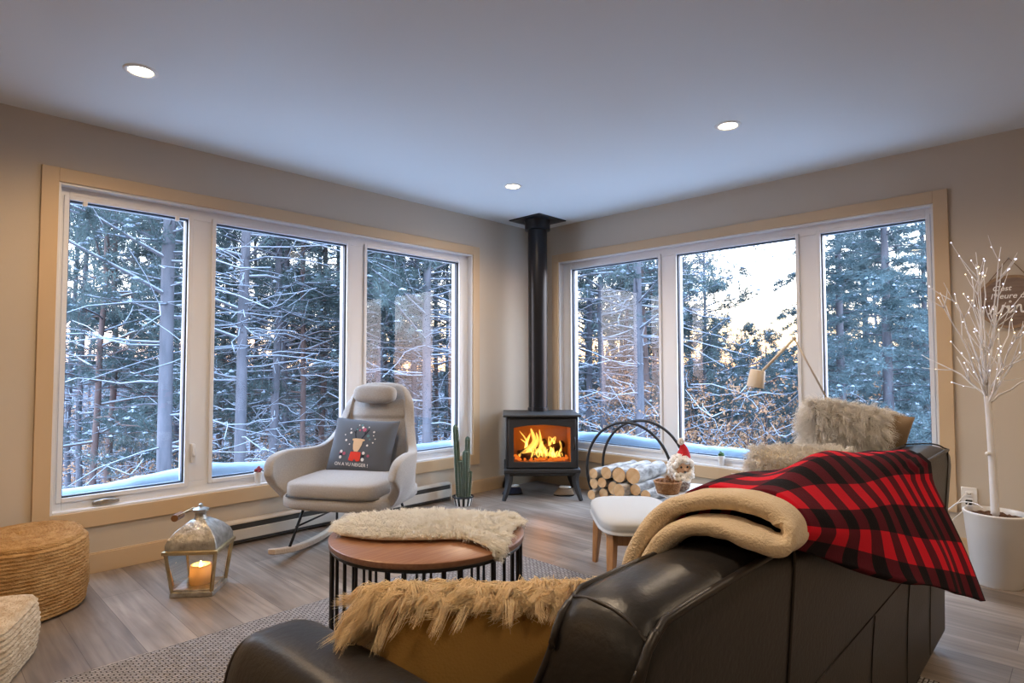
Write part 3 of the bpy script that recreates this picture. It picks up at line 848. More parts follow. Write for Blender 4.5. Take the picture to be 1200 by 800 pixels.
# ------------------------------------------------------------------ rocking chair
FCH = math.radians(211)                     # facing heading
ch = thing('rocking_chair', 'grey upholstered wing rocking chair on wooden rockers in front of the left window', 'armchair', (-2.335, -0.575, 0), FCH + PI / 2)
def shell():
    S = np.linspace(-1, 1, 49)
    base = [(0.322, -0.225, 0.320), (0.335, -0.14, 0.310), (0.325, 0.0, 0.305), (0.30, 0.16, 0.305), (0.20, 0.26, 0.315), (0.0, 0.29, 0.325)]
    rim = [(0.385, -0.335, 0.47), (0.400, -0.300, 0.57), (0.395, -0.15, 0.60), (0.365, 0.03, 0.590), (0.312, 0.16, 0.605), (0.265, 0.245, 0.69), (0.232, 0.295, 0.80), (0.215, 0.335, 0.90), (0.165, 0.362, 0.978), (0.08, 0.372, 1.0), (0.0, 0.374, 1.003)]
    Bc = catmull(base, np.linspace(0, 1, 25)); Rc = catmull(rim, np.linspace(0, 1, 25))
    V = []; nv = 14
    for i in range(nv + 1):
        v = i / nv
        for s in S:
            t = (1 - abs(s)); k = min(24, int(round(t * 24)))
            p = Bc[k] * (1 - v) + Rc[k] * v
            p = p.copy()
            out = math.sin(PI * v)
            arm = max(0, 1 - t * 1.6)
            p[0] += 0.035 * out * arm
            p[1] += 0.035 * out * (t ** 2)          # backrest curves back a little
            if s < 0: p[0] = -p[0]
            V.append(p)
    Fs = []
    w = len(S)
    for i in range(nv):
        for j in range(w - 1):
            Fs.append((i * w + j, i * w + j + 1, (i + 1) * w + j + 1, (i + 1) * w + j))
    mb = MB(); mb.add(V, Fs)
    o = mb.build('wing_shell', M['grey_cloth'], ch, smooth='all')
    s = o.modifiers.new('thickness', 'SOLIDIFY'); s.thickness = 0.058; s.offset = 0
    s2 = o.modifiers.new('sub', 'SUBSURF'); s2.levels = 1; s2.render_levels = 2
    return o
shell()
def rbox(mb, c, s, p=4.0, n=20, m=12, bulge=0.0, mi=0):
    """super-ellipsoid box"""
    V = []; Fs = []
    def sp(x, q): return math.copysign(abs(x) ** q, x)
    e = 2 / p
    for i in range(m + 1):
        t = -PI / 2 + PI * i / m
        for j in range(n):
            a = 2 * PI * j / n + 1e-4
            x = sp(math.cos(t), e) * sp(math.cos(a), e); y = sp(math.cos(t), e) * sp(math.sin(a), e); z = sp(math.sin(t), e)
            z2 = z * (1 + bulge * (1 - min(1, x * x)) * (1 - min(1, y * y)))
            V.append((c[0] + x * s[0] / 2, c[1] + y * s[1] / 2, c[2] + z2 * s[2] / 2))
    for i in range(m):
        for j in range(n):
            j2 = (j + 1) % n
            Fs.append((i * n + j, i * n + j2, (i + 1) * n + j2, (i + 1) * n + j))
    return mb.add(V, Fs, mi)
rbox(MB(), (0, -0.03, 0.322), (0.70, 0.65, 0.105), 4.5, 48, 18).build('seat_pan', M['grey_cloth'], ch, smooth='all')
sc = rbox(MB(), (0, -0.055, 0.395), (0.60, 0.60, 0.105), 6, 48, 18, bulge=0.25).build('seat_cushion', M['grey_cloth'], ch, smooth='all')
a = np.linspace(0, 2 * PI, 65)[:-1]
def sq(a, p): return (np.abs(np.cos(a)) ** p + np.abs(np.sin(a)) ** p) ** (-1 / p)
k = sq(a, 7)
b = MB(); b.tube(np.stack([0.300 * k * np.cos(a), -0.055 + 0.300 * k * np.sin(a), np.full(64, 0.357)], 1), 0.0045, 6, closed=True)
b.build('welt', M['heater_dark'], sc, smooth='all')
# back padding (quilted lumbar line) and headrest roll
def pad(u, v):
    x = (u - .5) * 2; z = 0.44 + v * 0.45
    hw = np.interp(z, [0.44, 0.60, 0.75, 0.90], [0.255, 0.235, 0.20, 0.18])
    yb = 0.265 + (z - 0.44) * 0.155
    bul = (1 - abs(x) ** 3) * (1 - abs(2 * v - 1) ** 6)
    return (x * hw, yb - 0.01 - 0.045 * max(bul, 0) + 0.014 * math.exp(-((z - 0.76) / 0.012) ** 2), z)
MB().grid(pad, 24, 40).build('back_pad', M['grey_cloth'], ch, smooth='all')
hr = rbox(MB(), (0, 0, 0), (0.30, 0.105, 0.125), 3.2, 32, 16).build('headrest', M['grey_cloth'], ch, smooth='all', loc=(0, 0.262, 0.925), rot=(-0.16, 0, 0))
# legs and rockers
for s in (-1, 1):
    ys = np.linspace(-0.47, 0.42, 22)
    b = MB()
    V = []; 
    for y in ys:
        z = 0.004 + 0.30 * (y + 0.02) ** 2
        if y < -0.40: z += 0.0
        for ox, oz in ((-0.022, 0), (0.022, 0), (0.022, 0.032), (-0.022, 0.032)):
            V.append((s * 0.265 + ox, y, z + oz))
    Fs = []
    for i in range(21):
        for j in range(4):
            j2 = (j + 1) % 4
            Fs.append((i * 4 + j, i * 4 + j2, (i + 1) * 4 + j2, (i + 1) * 4 + j))
    Fs += [(3, 2, 1, 0), (84, 85, 86, 87)]
    b.add(V, Fs); b.build('rocker', M['ash_wood'], ch, bevel=0.006)
    for y0, y1 in ((-0.30, -0.20), (0.24, 0.16)):
        z0 = 0.03 + 0.30 * (y0 + 0.02) ** 2
        b = MB(); b.tube([(s * 0.262, y0, z0), (s * 0.215, y1, 0.31)], 0.0085, 8); b.build('leg', M['black_metal'], ch, smooth='all')
    b = MB(); b.tube([(s * 0.245, -0.262, 0.165), (s * 0.245, 0.207, 0.165)], 0.006, 8); b.build('side_rail', M['black_metal'], ch, smooth='all')
b = MB(); b.tube([(-0.24, 0.2, 0.18), (0.24, 0.2, 0.18)], 0.006, 8); b.build('cross_rail', M['black_metal'], ch, smooth='all')

# reindeer cushion leaning on the chair back
CWD, CHT, CTK = 0.225, 0.190, 0.075
def cush_t(x, y):
    q = max(0.0, (1 - abs(x) ** 2.6)) * max(0.0, (1 - abs(y) ** 2.6))
    return CTK * q ** 0.45
def cush_xy(x, y):
    px = CWD * x * (1 - 0.06 * (1 - y * y)); py = CHT * y * (1 - 0.06 * (1 - x * x))
    return px, py
def cush_surface(mb, nx=28):
    for sgn in (-1, 1):
        def fn(u, v):
            x, y = 2 * u - 1, 2 * v - 1
            px, py = cush_xy(x, y)
            return (px, -sgn * cush_t(x, y), py)
        mb.grid(fn, nx, nx)
    return mb
cl = Matrix.Rotation(FCH + PI / 2, 3, 'Z')
def chair_pt(p): 
    q = cl @ Vector(p); return (q.x - 2.335, q.y - 0.575, q.z)
cu = thing('throw_cushion', 'blue-grey reindeer print cushion propped on the rocking chair', 'cushion', chair_pt((-0.012, 0.11, 0.588)), FCH + PI / 2)
cu.rotation_euler = (math.radians(-21), math.radians(2.5), FCH + PI / 2)
cush_surface(MB()).build('cover', M['grey_cushion'], cu, smooth='all')
def on_cush(px, pz, off=0.0022):
    x = max(-.97, min(.97, px / CWD)); y = max(-.97, min(.97, pz / CHT))
    return (px, -cush_t(x, y) - off, pz)
def decal(name, polys, m, off=0.0025):
    mb = MB()
    for poly in polys:
        c = np.mean(poly, 0); k = len(poly)
        V = [on_cush(*c, off)] + [on_cush(*p, off) for p in poly]
        mb.add(V, [(0, i + 1, (i + 1) % k + 1) for i in range(k)])
    return mb.build(name, m, cu)
def circ(x, z, r, n=10): return [(x + r * math.cos(2 * PI * i / n), z + r * math.sin(2 * PI * i / n)) for i in range(n)]
mskin = mat('print_tan', (0.72, 0.50, 0.30), 0.8); mred = mat('print_red', (0.72, 0.04, 0.015), 0.8); mink = mat('print_navy', (0.015, 0.018, 0.03), 0.8)
mwht = mat('print_white', (0.75, 0.72, 0.70), 0.8); mpink = mat('print_rose', (0.45, 0.10, 0.16), 0.8); mteal = mat('print_teal', (0.10, 0.22, 0.24), 0.8)
decal('reindeer_face', [[(-0.040, 0.036), (-0.040, 0.028), (-0.028, 0.022), (0.030, 0.022), (0.044, 0.028), (0.044, 0.036), (0.020, 0.040), (-0.020, 0.040)],
                        [(-0.030, 0.036), (0.032, 0.036), (0.030, 0.0), (0.018, -0.030), (0.010, -0.044), (-0.014, -0.044), (-0.024, -0.03), (-0.030, 0.0)]], mskin)
decal('scarf', [[(-0.036, -0.046), (0.034, -0.046), (0.036, -0.10), (0.012, -0.105), (-0.002, -0.09), (-0.014, -0.105), (-0.044, -0.10)]], mred, 0.003)
def ribbon(pts, w): 
    out = []
    for (x0, z0), (x1, z1) in zip(pts[:-1], pts[1:]):
        d = np.array([x1 - x0, z1 - z0]); nrm = np.array([-d[1], d[0]]) / np.linalg.norm(d) * w
        out.append([(x0 + nrm[0], z0 + nrm[1]), (x0 - nrm[0], z0 - nrm[1]), (x1 - nrm[0], z1 - nrm[1]), (x1 + nrm[0], z1 + nrm[1])])
    return out
decal('antlers', ribbon([(-0.018, 0.04), (-0.027, 0.062), (-0.030, 0.085), (-0.027, 0.112)], 0.0038) + ribbon([(-0.029, 0.07), (-0.042, 0.088)], 0.003) +
      ribbon([(0.020, 0.04), (0.034, 0.062), (0.046, 0.083), (0.058, 0.105)], 0.0038) + ribbon([(0.036, 0.066), (0.034, 0.09)], 0.003), mink)
decal('snow_dots', [circ(x, z, r) for x, z, r in [(-0.07, 0.10, .005), (-0.062, 0.075, .008), (-0.085, 0.025, .007), (0.01, 0.115, .008), (0.092, 0.09, .007), (0.10, 0.02, .005), (0.067, 0.0, .007), (-0.055, 0.0, .005), (0.095, 0.066, .004), (0.11, 0.045, .004), (-0.1, 0.06, .004), (-0.02, 0.13, .004), (0.05, 0.12, .004)]], mwht)
decal('rose_dots', [circ(x, z, r) for x, z, r in [(0.025, 0.10, .013), (-0.005, 0.095, .007), (-0.108, -0.06, .008), (0.085, -0.065, .009), (-0.08, -0.06, .011)]], mpink)
decal('teal_dots', [circ(x, z, r) for x, z, r in [(-0.025, 0.10, .007), (0.06, 0.062, .010), (0.0, 0.13, .008), (0.075, 0.04, .006)]], mteal)
decal('mitten_figures', [circ(-0.103, -0.048, .010), circ(-0.103, -0.084, .010), circ(0.052, -0.05, .010), circ(0.052, -0.09, .011)], mwht)
decal('mitten_bands', [[(-0.113, -0.06), (-0.093, -0.06), (-0.093, -0.073), (-0.113, -0.073)], [(0.042, -0.062), (0.062, -0.062), (0.062, -0.077), (0.042, -0.077)]], mink, 0.003)
def text_mesh(s, size, shear=0.0):
    cv = bpy.data.curves.new('txt', 'FONT'); cv.body = s; cv.size = size; cv.align_x = 'CENTER'; cv.shear = shear; cv.offset = size * 0.012
    o = bpy.data.objects.new('txt', cv); COL.objects.link(o)
    bpy.context.view_layer.update()
    me = bpy.data.meshes.new_from_object(o.evaluated_get(bpy.context.evaluated_depsgraph_get()))
    bpy.data.objects.remove(o); bpy.data.curves.remove(cv)
    V = [tuple(v.co) for v in me.vertices]; Fs = [tuple(p.vertices) for p in me.polygons]
    bpy.data.meshes.remove(me)
    return V, Fs
V, Fs = text_mesh('ON A VU NEIGER !', 0.028)
mb = MB(); mb.add([on_cush(v[0] - 0.022, v[1] - 0.134, 0.003) for v in V], Fs); mb.build('lettering', mwht, cu)

# ------------------------------------------------------------------ coffee table + sheepskin
f2 = (0.7174, 0.6967); r2 = (0.6967, -0.7174)
TX, TY, TR, TZ = -2.845, -1.965, 0.385, 0.45
tb = thing('coffee_table', 'round wooden coffee table on a drum of thin black rods', 'coffee table', (TX, TY, 0.011))
MB().lathe([(TR - 0.03, TZ - 0.036), (TR - 0.004, TZ - 0.036), (TR, TZ - 0.032), (TR, TZ - 0.015), (TR - 0.005, TZ - 0.011)], 72).build('tabletop', M['table_wood'], tb, smooth=True)
a = np.linspace(0, 2 * PI, 65)[:-1]
b = MB(); b.tube(np.stack([(TR - 0.012) * np.cos(a), (TR - 0.012) * np.sin(a), np.full(64, TZ - 0.043)], 1), 0.008, 6, closed=True); b.build('top_ring', M['black_metal'], tb, smooth='all')
b = MB(); b.tube(np.stack([(TR - 0.012) * np.cos(a), (TR - 0.012) * np.sin(a), np.full(64, 0.008)], 1), 0.008, 6, closed=True); b.build('bottom_ring', M['black_metal'], tb, smooth='all')
rodm = None
for i in range(36):
    an = 2 * PI * i / 36
    if rodm is None:
        o = MB().tube([(0, 0, 0.006), (0, 0, TZ - 0.04)], 0.0062, 8).build('rod', M['black_metal'], tb, smooth=True); rodm = o.data
    else:
        o = bpy.data.objects.new('rod', rodm); COL.objects.link(o); o.parent = tb
    o.location = ((TR - 0.012) * math.cos(an), (TR - 0.012) * math.sin(an), 0)
# sheepskin: outline in (across-screen, depth) axes
sk = thing('sheepskin', 'cream sheepskin spread over the round wooden coffee table', 'sheepskin', (TX, TY, TZ + 0.002))
sk.rotation_euler = (0, 0, math.atan2(r2[1], r2[0]))
outline = catmull([(-0.375, 0.05), (-0.35, -0.07), (-0.27, -0.12), (-0.16, -0.155), (-0.02, -0.16), (0.10, -0.15), (0.19, -0.165), (0.27, -0.275), (0.315, -0.27), (0.32, -0.15), (0.345, -0.02), (0.375, 0.10), (0.35, 0.185), (0.27, 0.165), (0.15, 0.20), (0.0, 0.225), (-0.15, 0.20), (-0.28, 0.165), (-0.36, 0.13), (-0.375, 0.05)], np.linspace(0, 1, 97))[:-1]
def skin(u, v):
    i = int(round(u * 96)) % 96
    x, y = outline[i]
    kx, ky = x * v, y * v + 0.01 * (1 - v)
    rr = math.hypot(kx, ky)
    lim = TR
    z = 0.012 + 0.012 * (1 - v ** 3)
    if rr > lim - 0.01:
        d = rr - (lim - 0.01); s = (lim - 0.01) / rr
        kx *= s + 0.3 * d; ky *= s + 0.3 * d; z -= d * 1.2
    return (kx, ky, z)
hd = MB().grid(skin, 96, 14, cu=True).build('hide', M['cream_hide'], sk, smooth='all', solid=0.008)
fixnormals(hd)
fur('fleece', hd, sk, M['cream_fur'], 20000, 0.058, 0.0015, lambda P, N: np.stack([P[:, 0] * 1.6, P[:, 1] * 2.2 - 0.25, np.full(len(P), 0.28)], 1), droop=0.45, clump=0.38, nclump=1100, seed=3, curl=0.10, keep=lambda c, n: (n[:, 2] > -0.2).astype(float))

# ------------------------------------------------------------------ rug
rg = MB(); rg.box(((-4.45 - 1.785) / 2, (-1.25 - 3.5) / 2, 0.005), (4.45 - 1.785, 2.25, 0.010))
o = rg.build('rug', M['rug'], None, bevel=0.004)
tag(o, 'grey braided area rug on the plank floor under the coffee table', 'rug')

# ------------------------------------------------------------------ lantern and candle
LA = math.atan2(-0.636, 0.77)
ln = thing('lantern', 'weathered metal candle lantern on the floor beside the jute pouf', 'lantern', (-3.272, -0.672, 0), LA)
LB, LE, LH = 0.094, 0.122, 0.225           # half base, half eave, eave height
b = MB(); b.box((0, 0, 0.012), (2 * LB + 0.012, 2 * LB + 0.012, 0.024)); b.box((0, 0, 0.028), (2 * LB - 0.01, 2 * LB - 0.01, 0.012)); b.build('base_tray', M['galvanised'], ln, bevel=0.003)
for sx in (-1, 1):
    for sy in (-1, 1):
        b = MB(); b.tube([(sx * LB * 0.97, sy * LB * 0.97, 0.02), (sx * LE * 0.95, sy * LE * 0.95, LH)], 0.0095, 4); b.build('post', M['old_brass'], ln)
k = 0
for dx, dy in ((0, -1), (1, 0), (0, 1), (-1, 0)):
    px, py = -dy, dx
    q0, q1 = LB * 0.93, LE * 0.93
    b = MB(); b.add([(dx * q0 - px * q0, dy * q0 - py * q0, 0.03), (dx * q0 + px * q0, dy * q0 + py * q0, 0.03), (dx * q1 + px * q1, dy * q1 + py * q1, LH - 0.01), (dx * q1 - px * q1, dy * q1 - py * q1, LH - 0.01)], [(0, 1, 2, 3)])
    b.build('glass_pane', M['lantern_glass'], ln)
def sqlathe(prof, mb):
    V = []; 
    for r, z in prof:
        V += [(-r, -r, z), (r, -r, z), (r, r, z), (-r, r, z)]
    Fs = []
    for i in range(len(prof) - 1):
        for j in range(4):
            j2 = (j + 1) % 4; Fs.append((i * 4 + j, i * 4 + j2, (i + 1) * 4 + j2, (i + 1) * 4 + j))
    Fs.append((3, 2, 1, 0)); n = (len(prof) - 1) * 4; Fs.append((n, n + 1, n + 2, n + 3))
    return mb.add(V, Fs)
sqlathe([(LE - 0.02, LH - 0.016), (LE + 0.006, LH - 0.016), (LE + 0.006, LH), (LE - 0.004, LH + 0.004)], MB()).build('eave', M['old_brass'], ln, bevel=0.002)
sqlathe([(LE - 0.004, LH + 0.002), (LE - 0.004, LH + 0.028), (LE - 0.014, LH + 0.055), (LE - 0.036, LH + 0.084), (LE - 0.062, LH + 0.108), (0.040, LH + 0.122), (0.034, LH + 0.128)], MB()).build('roof', M['galvanised'], ln, bevel=0.003)
MB().lathe([(0.034, LH + 0.124), (0.030, LH + 0.132), (0.026, LH + 0.140), (0.026, LH + 0.160), (0.038, LH + 0.166), (0.038, LH + 0.176), (0.018, LH + 0.184), (0.008, LH + 0.188), (0.011, LH + 0.198), (0.001, LH + 0.204)], 24).build('chimney_cap', M['galvanised'], ln, smooth=True)
b = MB()
hp = [(-0.012, 0.0, LH + 0.172), (-0.045, -0.03, LH + 0.176), (-0.095, -0.03, LH + 0.150), (-0.118, 0.0, LH + 0.128), (-0.095, 0.03, LH + 0.150), (-0.045, 0.03, LH + 0.176)]
b.tube(hp, 0.003, 6, closed=True)
hn = b.build('handle', M['old_brass'], ln, smooth='all')
b = MB(); b.tube([(-0.108, -0.040, LH + 0.140), (-0.108, 0.040, LH + 0.140)], 0.017, 12); b.build('grip', M['brown_wood'], hn, smooth=True)
cd = thing('candle', 'lit ivory pillar candle inside the lantern', 'candle', (-3.266, -0.668, 0.034), 0)
MB().lathe([(0.001, 0.0), (0.048, 0), (0.050, 0.004), (0.050, 0.080), (0.048, 0.090), (0.043, 0.091), (0.041, 0.082), (0.040, 0.026), (0.001, 0.024)], 32).build('wax', M['wax'], cd, smooth='all')
b = MB(); b.tube([(0, 0, 0.024), (0.001, 0, 0.070)], 0.0016, 6); b.build('wick', M['charred'], cd)
MB().lathe([(0.001, 0.068), (0.006, 0.074), (0.0065, 0.081), (0.004, 0.094), (0.0005, 0.108)], 12).build('flame', M['candle_flame'], cd, smooth='all')
lamp('candle_glow', 'POINT', (-3.266, -0.668, 0.118), 1.5, (1.0, 0.55, 0.2), shadow_soft_size=0.012)

# ------------------------------------------------------------------ jute pouf and woven floor cushion
pf = thing('jute_pouf', 'round braided jute pouf against the left wall', 'pouf', (-3.955, -0.345, 0))
prof = [(0.235, 0.0), (0.255, 0.008)]
nc = 21
for i in range(nc):
    z0 = 0.010 + (0.325) * i / nc; dz = 0.325 / nc
    bulge = 0.268 + 0.010 * math.sin(PI * i / nc)
    if i == nc - 1: bulge -= 0.014
    for q in range(4):
        prof.append((bulge - 0.0055 + 0.0065 * math.sin(PI * (q + 0.5) / 4), z0 + dz * q / 4))
for i in range(16):
    r0 = 0.252 - 0.0157 * i
    for q in range(3):
        prof.append((max(0.001, r0 - 0.0157 * q / 3), 0.338 - 0.014 * min(1, (16 - i) / 16) * 0 + 0.006 * math.sin(PI * (q + 0.5) / 3) + 0.010 * math.sin(min(1, i / 8) * PI / 2)))
def poufmesh():
    mb = MB(); n = 72
    V = []
    for i, (r, z) in enumerate(prof):
        for j in range(n):
            a = 2 * PI * j / n
            w = 1 + 0.010 * math.sin(3 * a + 1 + z * 9) + 0.006 * math.sin(7 * a + z * 31) 
            bb = 0.0035 * math.sin(72 * a / 2 + (i // 4) * 1.9)
            V.append(((r + (bb if r > 0.05 else 0)) * w * math.cos(a), (r + (bb if r > 0.05 else 0)) * w * math.sin(a), z + 0.006 * math.sin(2 * a + 0.5) * (z / 0.33)))
    Fs = []
    for i in range(len(prof) - 1):
        for j in range(n):
            j2 = (j + 1) % n; Fs.append((i * n + j, i * n + j2, (i + 1) * n + j2, (i + 1) * n + j))
    Fs.append(tuple(range(n - 1, -1, -1))); Fs.append(tuple((len(prof) - 1) * n + j for j in range(n)))
    mb.add(V, Fs); return mb
poufmesh().build('cover', M['jute'], pf, smooth='all')

bk = thing('woven_floor_cushion', 'square pale woven seagrass floor cushion at the left edge, in front of the jute pouf', 'pouf', (-4.19, -0.955, 0), math.atan2(0.186, 0.08))
mb = MB(); V = []; n = 64; rows = 11; pr = []
hb = 0.205
for i in range(rows):
    for q in range(4):
        f = (i + q / 4) / rows
        edge = 0.205 + 0.012 * math.sin(PI * f)
        pr.append((edge - 0.006 + 0.008 * math.sin(PI * (q + .5) / 4), 0.004 + hb * f))
pr += [(0.198, hb + 0.008)] + [(0.19 - 0.019 * i + 0.004 * (i % 2), hb + 0.010 + 0.004 * (i % 2) + 0.012 * math.sin(i / 9 * PI / 2)) for i in range(10)]
for i, (r, z) in enumerate(pr):
    for j in range(n):
        a = 2 * PI * j / n + PI / 4 * 0; q = (abs(math.cos(a)) ** 7 + abs(math.sin(a)) ** 7) ** (-1 / 7)
        w = 1 + 0.006 * math.sin(j * 3.1 + (i // 4) * 2)
        V.append((r * q * w * math.cos(a), r * q * w * math.sin(a), z))
Fs = [tuple(range(n - 1, -1, -1)), tuple((len(pr) - 1) * n + j for j in range(n))]
for i in range(len(pr) - 1):
    for j in range(n):
        j2 = (j + 1) % n; Fs.append((i * n + j, i * n + j2, (i + 1) * n + j2, (i + 1) * n + j))
mb.add(V, Fs); mb.build('cover', M['jute_pale'], bk, smooth='all')

# ------------------------------------------------------------------ footstool
ST = (-1.635, -2.150)
sl = thing('footstool', 'white cushioned footstool on honey-coloured wooden legs', 'footstool', (*ST, 0), math.atan2(r2[1], r2[0]))
# local x across the view, local y away from the camera
SWX, SWY, SZ = 0.205, 0.30, 0.372
def stseat(u, v):
    a = 2 * PI * u
    q = (abs(math.cos(a)) ** 4.5 + abs(math.sin(a)) ** 4.5) ** (-1 / 4.5)
    pr_ = catmull([(0.0, SZ - 0.072), (0.94, SZ - 0.072), (0.985, SZ - 0.055), (1.0, SZ - 0.035), (0.97, SZ - 0.012), (0.75, SZ + 0.004), (0.0, SZ + 0.008)], v)[0]
    tp = 1 + 0.0 * math.sin(a)
    return (SWX * pr_[0] * q * math.cos(a) * tp, SWY * pr_[0] * q * math.sin(a), pr_[1] - 0.012 * (math.sin(a) * q) ** 2 * pr_[0] ** 2 * 0)
so = MB().grid(stseat, 64, 22, cu=True).build('seat', M['stool_cloth'], sl, smooth='all')
a = np.linspace(0, 2 * PI, 65)[:-1]; k = sq(a, 4.5)
b = MB(); b.tube(np.stack([SWX * 0.985 * k * np.cos(a), SWY * 0.985 * k * np.sin(a), np.full(64, SZ - 0.066)], 1), 0.006, 6, closed=True); b.build('piping', M['white_fur'], so, smooth='all')
b = MB()
for s in (-1, 1):
    b.box((0, s * 0.215, 0.262), (0.30, 0.022, 0.052)); b.box((s * 0.145, 0, 0.262), (0.022, 0.42, 0.052))
b.build('apron', M['honey_wood'], sl, bevel=0.003)
for sx in (-1, 1):
    for sy in (-1, 1):
        b = MB(); b.tube([(sx * 0.15, sy * 0.225, 0.29), (sx * 0.155, sy * 0.24, 0.20), (sx * 0.165, sy * 0.272, 0.0)], [0.030, 0.028, 0.018], 4, flat=(1, 1)); b.build('leg', M['honey_wood'], sl, bevel=0.003)

# white side table with plush doll and basket of cones
WT = (-0.975, -2.155)
wt = thing('side_table', 'low round white side table behind the footstool, mostly hidden', 'side table', (*WT, 0))
MB().lathe([(0.20, 0.335), (0.222, 0.338), (0.225, 0.350), (0.220, 0.358)], 48).build('tabletop', M['white_gloss'], wt, smooth=True)
MB().lathe([(0.15, 0.0), (0.15, 0.012), (0.03, 0.022), (0.024, 0.04), (0.024, 0.335)], 32).build('pedestal', M['white_gloss'], wt, smooth=True)
dl = thing('plush_doll', 'white-bearded plush doll in a red pointed hat with white pompom', 'doll', (-1.035, -2.10, 0.358), math.atan2(-0.80, -0.60) + PI / 2)
# local -y faces the camera
rbox(MB(), (0, 0, 0.055), (0.11, 0.09, 0.11), 3, 24, 12).build('body', mat('doll_check_coat', (0.12, 0.05, 0.04), 0.9, vary=(90, (0.45, 0.40, 0.34))), dl, smooth='all')
hdm = MB(); hdm.sphere((0, 0, 0.145), 0.060, 24, 16, scale=(1, 0.92, 1.0)); hd_ = hdm.build('head', M['doll_skin'], dl, smooth='all')
wo = MB()
for i in range(250):
    a = rng.uniform(0, 2 * PI); el = rng.uniform(-1.35, 1.45)
    d = np.array([math.cos(el) * math.cos(a), math.cos(el) * math.sin(a), math.sin(el)])
    face = (d[1] < -0.35) and (abs(d[0]) < 0.62) and (-0.50 < d[2] < 0.50)
    if face: continue
    p = np.array([0, 0, 0.142]) + d * np.array([0.066, 0.062, 0.066])
    wo.sphere(p, rng.uniform(0.012, 0.020), 7, 5, wob=0.12)
for i in range(60):
    p = (rng.uniform(-0.055, 0.055), rng.uniform(-0.062, -0.04), rng.uniform(0.070, 0.110)); wo.sphere(p, rng.uniform(0.011, 0.017), 7, 5, wob=0.12)
wo.build('beard_and_hair', M['doll_white'], dl, smooth='all')
for s in (-1, 1): MB().sphere((s * 0.020, -0.054, 0.150), 0.0066, 10, 8).build('eye', M['black_bead'], hd_, smooth='all')
e = MB(); e.sphere((0, -0.060, 0.136), 0.008, 10, 8); e.build('nose', M['doll_skin'], hd_, smooth='all')
e = MB(); e.sphere((0, -0.061, 0.122), 0.006, 10, 8, scale=(1.5, .7, .8)); e.build('mouth', M['black_bead'], hd_, smooth='all')
ht = MB(); P = catmull([(0.020, 0.01, 0.192), (0.026, 0.012, 0.222), (0.026, 0.012, 0.255), (0.014, 0.010, 0.285)], np.linspace(0, 1, 10))
ht.tube(P, np.array([0.048, 0.047, 0.043, 0.038, 0.033, 0.028, 0.023, 0.018, 0.013, 0.009]), 20); hto = ht.build('hat', M['red_felt'], dl, smooth='all')
pm = MB()
for i in range(70):
    d = rng.normal(0, 1, 3); d /= np.linalg.norm(d); pm.sphere(np.array([0.010, 0.010, 0.295]) + d * 0.014, 0.009, 6, 4, wob=.15)
pm.build('pompom', M['doll_white'], hto, smooth='all')
bs = thing('wicker_basket', 'small brown wicker basket of pine cones in front of the plush doll', 'basket', (-1.145, -2.075, 0.358))
def bask(u, v):
    a = 2 * PI * u; r = 0.058 + 0.018 * v + 0.003 * math.sin(24 * a + (int(v * 8) % 2) * PI)
    return (r * math.cos(a), r * math.sin(a), 0.065 * v)
MB().grid(bask, 72, 8, cu=True).build('wall', M['wicker'], bs, smooth='all', solid=0.005)
b = MB(); a = np.linspace(0, 2 * PI, 41)[:-1]; b.tube(np.stack([0.077 * np.cos(a), 0.077 * np.sin(a), np.full(40, 0.067)], 1), 0.007, 8, closed=True); b.build('rim', M['wicker'], bs, smooth='all')
MB().lathe([(0.058, 0.0), (0.058, 0.004), (0.001, 0.004)], 24).build('base', M['wicker'], bs)
for i, (dx, dy, z) in enumerate([(0.03, 0.02, 0.06), (-0.032, 0.022, 0.06), (0.0, -0.036, 0.06), (-0.004, 0.0, 0.082), (0.038, -0.022, 0.066), (-0.038, -0.015, 0.064)]):
    t = thing('pine_cone', 'brown pine cone in the small wicker basket', 'pine cone', (-1.145 + dx, -2.075 + dy, 0.358 + z - 0.02), random.uniform(0, 6), 'pine cones in the wicker basket')
    mb = MB()
    for q in range(40):
        f = q / 40; a = q * 2.4; r = 0.019 * math.sin(PI * (0.12 + 0.8 * f)); zz = 0.004 + 0.038 * f
        c_ = np.array([r * math.cos(a), r * math.sin(a), zz]); o_ = np.array([math.cos(a), math.sin(a), 0.35]) * 0.008; s_ = np.array([-math.sin(a), math.cos(a), 0]) * 0.006
        mb.add([c_ * 0.5 + np.array([0, 0, zz * .5]), c_ + s_, c_ + o_, c_ - s_], [(0, 1, 2, 3)])
    mb.lathe([(0.004, 0.0), (0.013, 0.010), (0.013, 0.025), (0.003, 0.042)], 10)
    mb.build('scales', M['pine_cone'], t)

